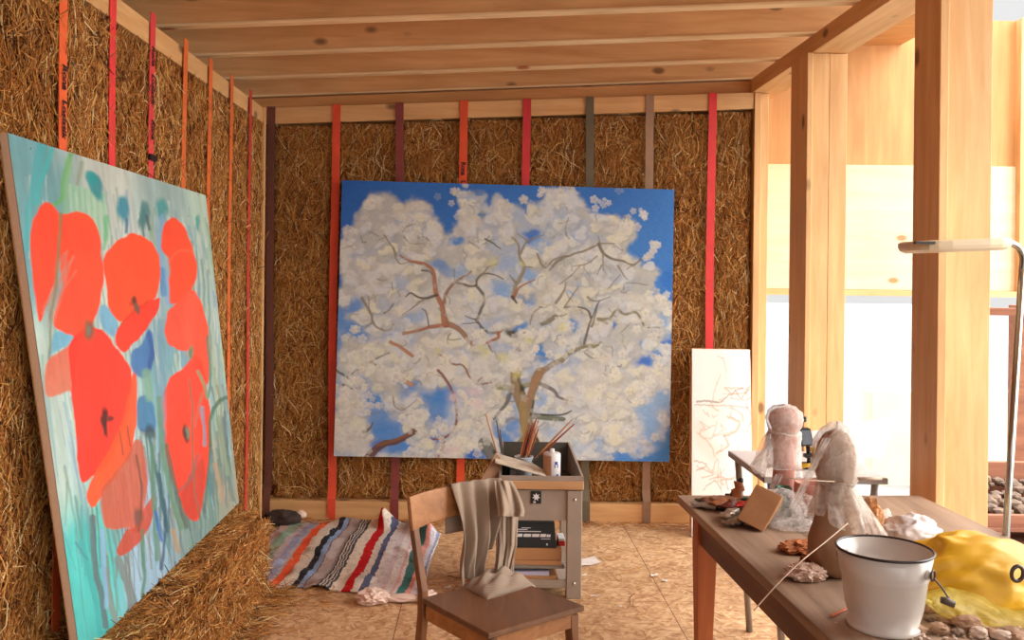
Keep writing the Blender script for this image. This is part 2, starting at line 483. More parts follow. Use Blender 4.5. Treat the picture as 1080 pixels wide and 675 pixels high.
def strands(O, U, Vv, N, n, rng, lmin=.04, lmax=.19, r0=.0013, r1=.003, lift=.042, flat=.35, bias=None, edge=None, keep=True):
    """n curved straws over the rectangle O + s U + t V; N = outward normal."""
    O, U, Vv, N = map(lambda a: np.asarray(a, float), (O, U, Vv, N))
    s = rng.random(n); t = rng.random(n)
    lu, lv = np.linalg.norm(U), np.linalg.norm(Vv)
    u, v = U / lu, Vv / lv
    # clumps: a slow angle field so neighbours lie alike
    gx, gy = max(2, int(lu / .10) + 2), max(2, int(lv / .10) + 2)
    ang = rng.random((gx, gy)) * PI * 1.0
    ix = np.minimum((s * (gx - 1)).astype(int), gx - 1); iy = np.minimum((t * (gy - 1)).astype(int), gy - 1)
    th = ang[ix, iy] + rng.normal(0, .75, n)
    if bias is not None:
        th = np.where(rng.random(n) < .5, bias + rng.normal(0, .5, n), th)
    ln = rng.uniform(lmin, lmax, n)
    out = rng.normal(0, flat * .35, n) * (1 + 1.5 * (rng.random(n) < .12))
    d = (np.cos(th)[:, None] * u + np.sin(th)[:, None] * v) + out[:, None] * N
    d /= np.linalg.norm(d, axis=1)[:, None]
    side = np.cross(d, N); side /= np.linalg.norm(side, axis=1)[:, None] + 1e-9
    nn = np.cross(side, d)
    dep = rng.random(n) ** .7 * lift
    if edge is not None:
        de = np.minimum(s, 1 - s) * lu
        dep = dep - edge * np.clip(1 - de / .05, 0, 1) ** 2
    hu = np.minimum(np.abs(np.cos(th)) * ln / 2 + .006, lu * .48) / lu; hv = np.minimum(np.abs(np.sin(th)) * ln / 2 + .006, lv * .48) / lv
    if keep:
        s = np.clip(s, hu, 1 - hu); t = np.clip(t, hv, 1 - hv)
    P0 = O + s[:, None] * U + t[:, None] * Vv + dep[:, None] * N
    cur = rng.normal(0, .16, n) * ln; cur2 = rng.normal(0, .08, n) * ln
    rad = rng.uniform(r0, r1, n)
    K, S = 4, 3
    V = np.zeros((n, K, S, 3))
    for k in range(K):
        q = k / (K - 1) - .5
        c = P0 + d * (q * ln)[:, None] + side * (cur * (4 * q * q - .5))[:, None] + nn * (cur2 * (4 * q * q - .5))[:, None]
        rr = rad * (1.0 if 0 < k < K - 1 else .7)
        for m in range(S):
            w = 2 * PI * m / S
            V[:, k, m] = c + (side * math.cos(w) + nn * math.sin(w)) * rr[:, None]
    if keep:
        q = (V - O) @ u
        V += (np.clip(q, .001, lu - .001) - q)[..., None] * u
    base = (np.arange(n) * K * S)[:, None, None, None]
    kk = np.arange(K - 1)[:, None, None]; mm = np.arange(S)[None, :, None]; m2 = (mm + 1) % S
    q = np.concatenate([kk * S + mm, kk * S + m2, (kk + 1) * S + m2, (kk + 1) * S + mm], axis=2)
    Q = (base + q[None]).reshape(-1, 4)
    ci = rng.choice(len(SL), n, p=SP)
    c = SL[ci] * rng.uniform(.8, 1.15, n)[:, None]
    C = np.repeat(c, K * S, axis=0)
    return V.reshape(-1, 3), Q, C

def core_face(O, U, Vv, N, nu, nv, rng, amp=.014, edge=.05):
    O, U, Vv, N = map(lambda a: np.asarray(a, float), (O, U, Vv, N))
    s, t = np.meshgrid(np.linspace(0, 1, nu + 1), np.linspace(0, 1, nv + 1), indexing='ij')
    lu = np.linalg.norm(U)
    de = np.minimum(s, 1 - s) * lu
    h = rng.random(s.shape) * amp - edge * np.clip(1 - de / .06, 0, 1) ** 2 - .012
    V = O + s[..., None] * U + t[..., None] * Vv + h[..., None] * N
    i, j = np.meshgrid(np.arange(nu), np.arange(nv), indexing='ij')
    w = nv + 1
    Q = np.stack([i * w + j, (i + 1) * w + j, (i + 1) * w + j + 1, i * w + j + 1], -1).reshape(-1, 4)
    c = lin((136, 88, 44)) * rng.uniform(.5, 1.3, (s.size, 1))
    return V.reshape(-1, 3), Q, c

def boxquads(x0, x1, y0, y1, z0, z1):
    V = np.array([(x, y, z) for z in (z0, z1) for y in (y0, y1) for x in (x0, x1)], float)
    Q = np.array([(0, 2, 3, 1), (4, 5, 7, 6), (0, 1, 5, 4), (2, 6, 7, 3), (0, 4, 6, 2), (1, 3, 7, 5)])
    return V, Q, np.tile(lin((80, 52, 26)), (8, 1))

def merge(parts):
    Vs, Qs, Cs, o = [], [], [], 0
    for V, Q, C in parts:
        Vs.append(V); Qs.append(Q + o); Cs.append(C); o += len(V)
    return np.concatenate(Vs), np.concatenate(Qs), np.concatenate(Cs)

def bale_mesh(seed, w, h, dep, n):
    rng = np.random.default_rng(seed)
    return npmesh('straw_bale', *(lambda m: (m[0], m[1], M['straw'], m[2]))(merge([
        boxquads(.012, w - .012, .05, dep, 0, h),
        core_face((0, 0, 0), (w, 0, 0), (0, 0, h), (0, -1, 0), 24, 150, rng),
        strands((0, .006, 0), (w, 0, 0), (0, 0, h), (0, -1, 0), n, rng, edge=.07, bias=PI / 2)])))

BALE_H, BW = 2.465, .393
bmeshes = [bale_mesh(100 + i, BW - .008, BALE_H, .22, 11500) for i in range(4)]
back_bm = [bale_mesh(200 + i, BW - .004, 2.36, .22, 10500) for i in range(3)]

def upright(me, loc, rz, label, group):
    o = bpy.data.objects.new('straw_bale', me); COL.objects.link(o)
    o.location = loc; o.rotation_euler = (0, 0, rz)
    return tag(o, label, 'straw bale', group)

strap_y = [3.0, 3.405, 3.81, 4.225, 4.61, 5.0, 5.41]
bnd = [1.82, 2.21, 2.60] + strap_y + [5.80]
lb = ['upright straw bale nearest the camera on the left, outside the picture edge', 'upright straw bale at the left picture edge behind the poppy canvas',
      'upright straw bale left of the lettered orange strap', 'upright straw bale between the lettered orange strap and the bright red strap',
      'upright straw bale between the bright red and the lettered pink-red strap', 'upright straw bale right of the lettered pink-red strap, above the poppy canvas',
      'upright straw bale between the two thin orange straps above the canvas corner', 'upright straw bale right of the second plain orange strap of the left wall',
      'upright straw bale between the third plain orange strap and the dark red strap', 'upright straw bale at the far end of the left wall beside the corner batten']
for i in range(len(bnd) - 1):
    o = upright(bmeshes[i % 4], (-1.400, bnd[i] + .004, 0 if i % 2 == 0 else BALE_H), PI / 2, lb[i], 'upright bales of the left wall')
    if i % 2:
        o.location = (-1.400, bnd[i + 1] - .004, BALE_H); o.rotation_euler = (PI, 0, PI / 2)
        # turned upside down: keeps the same face outward
        o.rotation_euler = Matrix(((0, -1, 0), (-1, 0, 0), (0, 0, -1))).to_euler()
    o.scale = ((bnd[i + 1] - bnd[i]) / BW, 1, 1)

sx_px = [287, 354.5, 422, 490, 555, 622, 686, 751]
back_x = [pd(p, 115, 5.84).x for p in sx_px]
bx = [-1.385] + back_x + [1.70]
bl = ['narrow dark straw strip in the back left corner', 'straw bale between the brown corner strap and the orange-red strap left of the blossom canvas',
      'straw bale above the left part of the blossom canvas, left of the maroon strap', 'straw bale between the maroon strap and the lettered orange strap of the back wall',
      'straw bale between the lettered orange strap and the crimson strap of the back wall', 'straw bale between the crimson strap and the dark olive strap',
      'straw bale between the dark olive strap and the grey-brown strap', 'straw bale left of the scarlet strap, beside the right edge of the blossom canvas',
      'straw bale at the right end of the back wall, behind the white drawing canvas']
for i in range(len(bx) - 1):
    w = bx[i + 1] - bx[i]
    o = upright(back_bm[i % 3], (bx[i] + .003, 5.892, .116), 0, bl[i], 'upright bales of the back wall')
    o.scale = ((w - .004) / BW, 1, (z(bx[i]) - .103 - .117) / 2.36)

def text_mesh(s, size, xdir, updir, loc, mat, parent, name='lettering', ext=.0006, align='LEFT', bold=0.0, shear=0):
    cu = bpy.data.curves.new('tmp', 'FONT'); cu.body = s; cu.size = size; cu.extrude = ext
    cu.align_x = align; cu.align_y = 'CENTER'; cu.offset = bold; cu.shear = shear
    ob = bpy.data.objects.new('tmp', cu); COL.objects.link(ob)
    bpy.context.view_layer.update()
    me = bpy.data.meshes.new_from_object(ob.evaluated_get(bpy.context.evaluated_depsgraph_get()))
    bpy.data.objects.remove(ob); bpy.data.curves.remove(cu)
    X = Vector(xdir).normalized(); Y = Vector(updir).normalized(); Z = X.cross(Y)
    r = parent
    while r is not None and r.parent is not None:
        r = r.parent
    off = Vector(loc) - (Vector(r.location) if r is not None else Vector())
    me.transform(Matrix((X, Y, Z)).transposed().to_4x4())
    me.transform(Matrix.Translation(off))
    me.materials.clear(); me.materials.append(mat)
    o = bpy.data.objects.new(name, me); COL.objects.link(o)
    if parent is not None:
        o.parent = parent
    return o

M['ink'] = m_plain('black strap print', L(40, 20, 18), .7)
def strap_mat(n, c):
    return m_plain('strap ' + n, L(*c), .55, var=.10, scale=9)
SM = {k: strap_mat(k, c) for k, c in dict(orange=(242, 104, 52), red=(236, 62, 62), pink=(226, 66, 72), amber=(222, 108, 50), brick=(200, 62, 50),
                                          brown=(104, 58, 44), vermilion=(222, 78, 46), maroon=(132, 58, 54), scarlet=(226, 82, 40), crimson=(206, 52, 56), olive=(100, 88, 66), taupe=(158, 124, 98), ruby=(214, 50, 50)).items()}
left = [('orange', 'orange ratchet strap printed with black lettering on the left straw wall'), ('red', 'bright red strap on the left straw wall, second from the front'),
        ('pink', 'pink-red strap with faint lettering and a small buckle on the left straw wall'), ('amber', 'first plain orange strap of the left wall, right of the pink-red one'),
        ('amber', 'second plain orange strap of the left wall, over the right corner of the poppy canvas'), ('amber', 'third plain orange strap of the left wall, right of the poppy canvas'),
        ('brick', 'dark red strap on the left wall, next to the corner batten')]
for (k, lab), y in zip(left, strap_y):
    t = thing('tension_strap', lab, 'strap', (-1.36, y, 0), 'straps on the left straw wall')
    wv = lambda zz: .004 * math.sin(zz * 2.3 + y * 3)
    m = MB()
    m.grid(lambda a, b: (-1.358 + .003 * math.sin(b * 9 + y), y + (a - .5) * .056 + wv(b * 3), b * 2.60), 2, 40)
    m.build('webbing', SM[k], t, solid=.003)
    if k in ('orange', 'pink'):
        za = pX(59, 63, -1.355).z if k == 'orange' else pX(155, 44, -1.355).z
        pos = [(za, 'Rona'), (za - .115, 'Logistik'), (za - .325, 'Rona'), (za - .44, 'Logistik'), (za - .65, 'Rona')] if k == 'orange' else [(za, 'Rona'), (za - .115, 'Logistik'), (za - .30, 'Rona')]
        for zz, s in pos:
            text_mesh(s, .040, (0, 0, -1), (0, 1, 0), (-1.3535, y + wv(zz), zz), M['ink'], t, bold=.001, shear=.15)
    if k == 'pink':
        MB().box(-1.362, -1.345, y - .034, y + .034, 1.995, 2.02).build('buckle', M['steel_dark'], t, bevel=.003)
back = [('brown', 'dark brown strap in the left corner of the back wall'), ('vermilion', 'orange-red strap along the left edge of the blossom canvas'), ('maroon', 'dark maroon strap on the back wall, third from the left corner'),
        ('scarlet', 'orange strap with black lettering on the back wall, fourth from the left corner'), ('crimson', 'crimson strap on the back wall above the middle of the blossom canvas'), ('olive', 'dark olive strap on the back wall'),
        ('taupe', 'grey-brown strap on the back wall near the right end of the blossom canvas'), ('ruby', 'scarlet strap above the white drawing canvas')]
for (k, lab), x, px in zip(back, back_x, sx_px):
    t = thing('tension_strap', lab, 'strap', (x, 5.83, 0), 'straps on the back straw wall')
    wv = lambda zz: .005 * math.sin(zz * 2.1 + x * 5)
    m = MB(); zt = z(x) + .004
    m.grid(lambda a, b: (x + (a - .5) * .05 + wv(b * 3), 5.832 - .038 * min(1, max(0, (.08 - b) / .03)) + .002 * math.sin(b * 12 + x), b * zt), 2, 40)
    m.build('webbing', SM[k], t, solid=.003)
    if k == 'scarlet':
        for zz, s in [(pd(490, 171, 5.83).z, 'Rona'), (pd(490, 171, 5.83).z - .115, 'Logistik')]:
            text_mesh(s, .040, (0, 0, -1), (1, 0, 0), (x + wv(zz), 5.824, zz), M['ink'], t, bold=.0012)
# ------------------------------------------------------------------ the paintings (pigment per vertex of a fine canvas grid)
def vnoise(sh, cells, rng, octaves=4, aspect=1.0):
    """smooth value noise on a (rows, cols) grid, 0..1"""
    out = np.zeros(sh); amp = 1.0; tot = 0
    for o in range(octaves):
        cy, cx = max(1, int(cells * aspect)), max(1, int(cells))
        g = rng.random((cy + 2, cx + 2))
        y = np.linspace(0, cy, sh[0]); x = np.linspace(0, cx, sh[1])
        yi = np.minimum(y.astype(int), cy); xi = np.minimum(x.astype(int), cx)
        fy = y - yi; fx = x - xi
        fy = fy * fy * (3 - 2 * fy); fx = fx * fx * (3 - 2 * fx)
        a = g[np.ix_(yi, xi)] * (1 - fx) + g[np.ix_(yi, xi + 1)] * fx
        b = g[np.ix_(yi + 1, xi)] * (1 - fx) + g[np.ix_(yi + 1, xi + 1)] * fx
        out += amp * (a * (1 - fy)[:, None] + b * fy[:, None]); tot += amp
        amp *= .5; cells *= 2
    return out / tot

def sstep(a, b, x):
    t = np.clip((x - a) / (b - a), 0, 1)
    return t * t * (3 - 2 * t)

class Painting:
    """grid of nu x nv points between four corners; X, Y = where each point is seen, used as drawing coordinates"""
    def __init__(self, TL, TR, BR, BL, nu, nv, seed):
        s, t = np.meshgrid(np.linspace(0, 1, nu), np.linspace(0, 1, nv))
        TL, TR, BR, BL = [np.array(p) for p in (TL, TR, BR, BL)]
        self.P = ((1 - s) * (1 - t))[..., None] * TL + (s * (1 - t))[..., None] * TR + (s * t)[..., None] * BR + ((1 - s) * t)[..., None] * BL
        self.X, self.Y = project(self.P)
        self.s, self.t = s, t
        self.C = np.zeros(s.shape + (3,))
        self.rng = np.random.default_rng(seed)
        self.sh = s.shape
        self.corners = (TL, TR, BR, BL)
        self.wob = [(vnoise(self.sh, 24, self.rng, 3) - .5) for _ in range(2)]

    def mix(self, mask, col, sl=None):
        col = lin(col) if not (isinstance(col, np.ndarray) and col.ndim > 1) else col
        if sl is None:
            self.C += mask[..., None] * (col - self.C)
        else:
            self.C[sl] += mask[..., None] * (col - self.C[sl])

    def window(self, x0, x1, y0, y1):
        m = (self.X >= x0) & (self.X <= x1) & (self.Y >= y0) & (self.Y <= y1)
        r = np.where(m.any(1))[0]; c = np.where(m.any(0))[0]
        if len(r) == 0 or len(c) == 0:
            return None
        return (slice(r[0], r[-1] + 1), slice(c[0], c[-1] + 1))

    def stroke(self, pts, w, col, op=1.0, soft=.8, wob=2.0, taper=None, sm=True):
        pts = np.array(pts, float)
        if sm and len(pts) > 2:
            pts = catmull(pts, 6)
        w2 = w if taper is None else taper
        ws = np.linspace(w, w2, len(pts))
        pad = max(w, w2) + soft + abs(wob) + 1
        sl = self.window(pts[:, 0].min() - pad, pts[:, 0].max() + pad, pts[:, 1].min() - pad, pts[:, 1].max() + pad)
        if sl is None:
            return
        X = self.X[sl] + self.wob[0][sl] * wob; Y = self.Y[sl] + self.wob[1][sl] * wob
        best = np.full(X.shape, 1e9)
        for (ax, ay), (bx_, by), wa, wb in zip(pts[:-1], pts[1:], ws[:-1], ws[1:]):
            dx, dy = bx_ - ax, by - ay
            l2 = dx * dx + dy * dy + 1e-9
            q = np.clip(((X - ax) * dx + (Y - ay) * dy) / l2, 0, 1)
            dd = np.hypot(X - ax - q * dx, Y - ay - q * dy) - (wa + (wb - wa) * q) / 2
            best = np.minimum(best, dd)
        self.mix(op * (1 - sstep(-soft * .5, soft, best)), col, sl)

    def poly(self, pts, col, op=1.0, soft=1.0, wob=4.0, var=.12, sm=True, grad=None):
        pts = np.array(pts, float)
        if sm:
            pts = catmull(np.vstack([pts, pts[:1]]), 5, closed=True)
        pad = soft + 4
        sl = self.window(pts[:, 0].min() - pad, pts[:, 0].max() + pad, pts[:, 1].min() - pad, pts[:, 1].max() + pad)
        if sl is None:
            return
        X = self.X[sl] + self.wob[0][sl] * wob; Y = self.Y[sl] + self.wob[1][sl] * wob
        ins = np.zeros(X.shape, bool); best = np.full(X.shape, 1e9)
        n = len(pts)
        for i in range(n):
            ax, ay = pts[i]; bx_, by = pts[(i + 1) % n]
            dx, dy = bx_ - ax, by - ay
            l2 = dx * dx + dy * dy + 1e-9
            q = np.clip(((X - ax) * dx + (Y - ay) * dy) / l2, 0, 1)
            best = np.minimum(best, np.hypot(X - ax - q * dx, Y - ay - q * dy))
            c = ((ay > Y) != (by > Y)) & (X < (bx_ - ax) * (Y - ay) / (by - ay + 1e-12) + ax)
            ins ^= c
        sd = np.where(ins, -best, best)
        base = lin(col)
        nz = vnoise(X.shape, 9, self.rng, 4, .5)
        cc = base * (1 + (nz[..., None] - .5) * 2 * var)
        if grad is not None:
            g = lin(grad); tt = np.clip((self.Y[sl] - pts[:, 1].min()) / (np.ptp(pts[:, 1]) + 1e-6), 0, 1)[..., None]
            cc = cc * (1 - tt) + g * tt
        self.mix(op * (1 - sstep(-soft, soft, sd)), cc, sl)

    def blob(self, x, y, rx, ry, col, op=1.0, soft=.5, wob=6.0, rot=0):
        m = 1.8
        r = max(rx, ry) * m + 2
        sl = self.window(x - r, x + r, y - r, y + r)
        if sl is None:
            return
        X = self.X[sl] + self.wob[0][sl] * wob - x; Y = self.Y[sl] + self.wob[1][sl] * wob - y
        c, s = math.cos(rot), math.sin(rot)
        d = np.hypot((X * c + Y * s) / rx, (-X * s + Y * c) / ry)
        self.mix(op * (1 - sstep(1 - soft, 1 + soft, d)), col, sl)

    def build(self, name, parent, mat, thick, back_n):
        ny, nx = self.sh
        i, j = np.meshgrid(np.arange(ny - 1), np.arange(nx - 1), indexing='ij')
        Q = np.stack([i * nx + j, (i + 1) * nx + j, (i + 1) * nx + j + 1, i * nx + j + 1], -1).reshape(-1, 4)
        V = self.P.reshape(-1, 3) - np.array(parent.location)
        me = npmesh(name, V, Q, mat, np.clip(self.C, 0.002, .95).reshape(-1, 3))
        o = bpy.data.objects.new(name, me); COL.objects.link(o); o.parent = parent
        n = Vector(back_n).normalized()
        A = [Vector(c) + n * .0015 for c in self.corners]; B = [a + n * thick for a in A]
        MB().add(A + B, [(0, 1, 5, 4), (1, 2, 6, 5), (2, 3, 7, 6), (3, 0, 4, 7), (4, 5, 6, 7)]).build('canvas_edge', M['canvas_edge'], parent)
        b = MB()
        lo = [B[k] for k in range(4)]
        def bar(p, q):
            ax = (q - p).normalized(); ay = ax.cross(n)
            b.obox((p + q) / 2 + n * .006, ax, ay, n, (q - p).length - .02, .045, .012)
        cen = sum(lo, Vector()) / 4
        ins = [p + (cen - p).normalized() * .05 for p in lo]
        for k in range(4):
            bar(ins[k], ins[(k + 1) % 4])
        bar((ins[0] + ins[1]) / 2, (ins[2] + ins[3]) / 2)
        b.build('stretcher_frame', M['wood_z'], parent)
        return o

def catmull(P, k=6, closed=False):
    P = np.asarray(P, float); n = len(P)
    out = []
    for i in range(n - 1):
        p0 = P[i - 1] if i > 0 else (P[-2] if closed else P[0]); p1, p2 = P[i], P[i + 1]
        p3 = P[i + 2] if i + 2 < n else (P[1] if closed else P[-1])
        for q in range(k):
            t = q / k
            out.append(.5 * ((2 * p1) + (-p0 + p2) * t + (2 * p0 - 5 * p1 + 4 * p2 - p3) * t * t + (-p0 + 3 * p1 - 3 * p2 + p3) * t ** 3))
    if not closed:
        out.append(P[-1])
    return np.array(out)

# ---------------- blossom tree
dB = 5.775
pt = Painting(pd(361, 190, dB), pd(711, 200, dB), pd(706, 487, dB), pd(352, 481, dB), 760, 620, 3)
rng = pt.rng
n1 = vnoise(pt.sh, 5, rng, 4)
bl_c = lin((44, 104, 188)) + (pt.s * .35 + pt.t * .35 + (n1 - .5) * .3)[..., None] * (lin((92, 160, 232)) - lin((44, 104, 188)))
pt.C[:] = bl_c
outline = [(357, 262), (360, 247), (370, 240), (379, 226), (386, 211), (396, 206), (412, 204), (422, 212), (432, 210), (446, 211), (454, 224), (462, 234), (472, 246), (478, 238), (486, 232), (487, 222), (482, 214), (483, 204), (490, 198), (499, 204), (510, 206), (516, 216), (528, 207), (534, 212), (542, 216), (550, 219), (556, 216), (564, 214), (574, 212), (580, 200), (590, 198), (604, 199), (612, 207), (616, 214), (624, 224), (632, 228), (645, 226), (656, 232), (668, 238), (670, 252), (663, 263), (668, 270), (678, 279), (690, 279), (698, 287), (690, 298), (684, 310), (694, 312), (706, 318), (709, 340), (704, 360), (708, 384), (708, 410), (707, 440), (702, 466), (690, 478), (655, 482), (600, 489), (520, 489), (450, 487), (352, 484), (350, 440), (353, 400), (356, 350), (358, 300)]
pt.poly(outline, (196, 196, 190), op=.96, soft=4, wob=14, var=.05)
# tonal drift inside the blossom cloud
inside = np.clip((pt.C[..., 0] - .2) * 3, 0, 1)
for cells, col, th, op in ((6, (168, 190, 222), .54, .62), (9, (228, 222, 206), .5, .6), (7, (206, 202, 180), .58, .4), (14, (152, 182, 226), .62, .45), (16, (240, 236, 226), .56, .5)):
    pt.mix(inside * op * sstep(th, th + .12, vnoise(pt.sh, cells, rng, 4)), col)
lowr = sstep(420, 520, pt.X) * sstep(360, 440, pt.Y) * inside
pt.mix(lowr * .35 * sstep(.4, .6, vnoise(pt.sh, 6, rng, 4)), (196, 208, 230))
BLUE, PALE, DEEP = (74, 140, 216), (140, 178, 222), (40, 112, 206)
holes = [(480, 254, 9, 6, BLUE, .9), (487, 286, 12, 8, PALE, .8), (467, 282, 9, 8, BLUE, .7), (509, 229, 4, 4, BLUE, .9), (557, 220, 5, 5, DEEP, .9), (562, 249, 9, 7, DEEP, .85), (572, 257, 8, 8, PALE, .7),
         (372, 322, 10, 9, BLUE, .8), (360, 330, 6, 10, BLUE, .8), (380, 352, 12, 10, BLUE, .85), (364, 345, 10, 12, BLUE, .8), (355, 368, 5, 12, BLUE, .7), (437, 336, 10, 8, PALE, .8), (395, 332, 9, 9, PALE, .8),
         (534, 305, 9, 8, PALE, .9), (525, 302, 8, 9, PALE, .7), (556, 290, 7, 8, PALE, .9), (556, 315, 9, 7, BLUE, .8), (549, 343, 6, 4, BLUE, .9), (604, 342, 7, 8, BLUE, .95), (569, 372, 6, 10, BLUE, .98), (604, 311, 6, 5, PALE, .7),
         (647, 344, 3, 3, DEEP, .9), (679, 380, 9, 6, DEEP, .9), (694, 372, 9, 4, BLUE, .8), (704, 358, 5, 4, DEEP, .8), (683, 362, 7, 4, BLUE, .7), (700, 336, 4, 5, PALE, .8), (706, 300, 6, 20, DEEP, .6),
         (684, 440, 12, 22, PALE, .9), (698, 420, 9, 12, PALE, .9), (690, 455, 9, 12, PALE, .8), (655, 480, 16, 5, BLUE, .95), (700, 474, 9, 9, BLUE, .8), (688, 484, 12, 3, BLUE, .7), (662, 442, 4, 3, BLUE, .6), (652, 431, 5, 3, PALE, .9),
         (398, 437, 16, 20, BLUE, .8), (412, 455, 18, 14, BLUE, .9), (392, 418, 10, 9, BLUE, .8), (400, 470, 10, 8, DEEP, .8), (425, 474, 14, 6, BLUE, .9), (432, 408, 14, 6, BLUE, .8), (464, 416, 16, 10, BLUE, .9), (458, 432, 13, 16, BLUE, .8),
         (457, 484, 6, 9, BLUE, .9), (460, 462, 6, 5, DEEP, .8), (500, 478, 10, 9, DEEP, .98), (540, 448, 12, 10, BLUE, .8), (534, 466, 7, 8, BLUE, .9), (545, 430, 8, 7, PALE, .8), (527, 455, 6, 10, BLUE, .7), (541, 415, 7, 5, PALE, .7),
         (580, 448, 10, 16, PALE, .5), (573, 425, 8, 10, PALE, .6), (552, 402, 5, 9, PALE, .8), (360, 400, 6, 10, PALE, .6), (385, 400, 7, 6, PALE, .6), (410, 385, 9, 5, PALE, .5), (515, 352, 5, 3, PALE, .9), (355, 410, 4, 8, BLUE, .6),
         (400, 295, 8, 5, PALE, .35), (375, 270, 8, 5, PALE, .4), (630, 470, 14, 8, PALE, .5), (605, 470, 10, 10, PALE, .4), (665, 270, 6, 4, PALE, .5), (638, 228, 4, 3, DEEP, .8)]
for x, y, a, b_, c, op in holes:
    pt.blob(x, y, a, b_, c, op, .55, 16)

def flower(x, y, R, col, op, rot, dark=True):
    sl = pt.window(x - R - 1, x + R + 1, y - R - 1, y + R + 1)
    if sl is None:
        return
    dx = pt.X[sl] - x; dy = pt.Y[sl] - y
    r = np.hypot(dx, dy); th = np.arctan2(dy, dx) + rot
    pet = np.abs(np.cos(2.5 * th))
    rr = R * (.62 + .38 * pet ** .6)
    a = op * (1 - sstep(rr - .8, rr + .5, r))
    shade = (.84 + .16 * np.clip(r / R, 0, 1) ** .7 * pet ** .3) + .07 * (-dy / R)
    pt.mix(a, lin(col) * np.clip(shade, .6, 1.1)[..., None], sl)
    if dark and R > 4.6:
        pt.mix(.3 * (1 - sstep(.5, 1.4, r)), (168, 150, 110), sl)

tints = [(236, 232, 222), (226, 222, 212), (216, 212, 200), (210, 214, 222), (226, 226, 230), (238, 234, 206), (204, 202, 190)]
def scatter(n, op, R0, R1, avoid=.5):
    k = 0; tries = 0
    while k < n and tries < n * 6:
        tries += 1
        i = int(rng.integers(0, pt.sh[0])); j = int(rng.integers(0, pt.sh[1]))
        c = pt.C[i, j]
        if c[0] < .30 and rng.random() < avoid + .45:
            continue
        flower(pt.X[i, j], pt.Y[i, j], rng.uniform(R0, R1), tints[int(rng.integers(0, len(tints)))], op, rng.random() * 6, True)
        k += 1
scatter(260, .16, 3, 8)

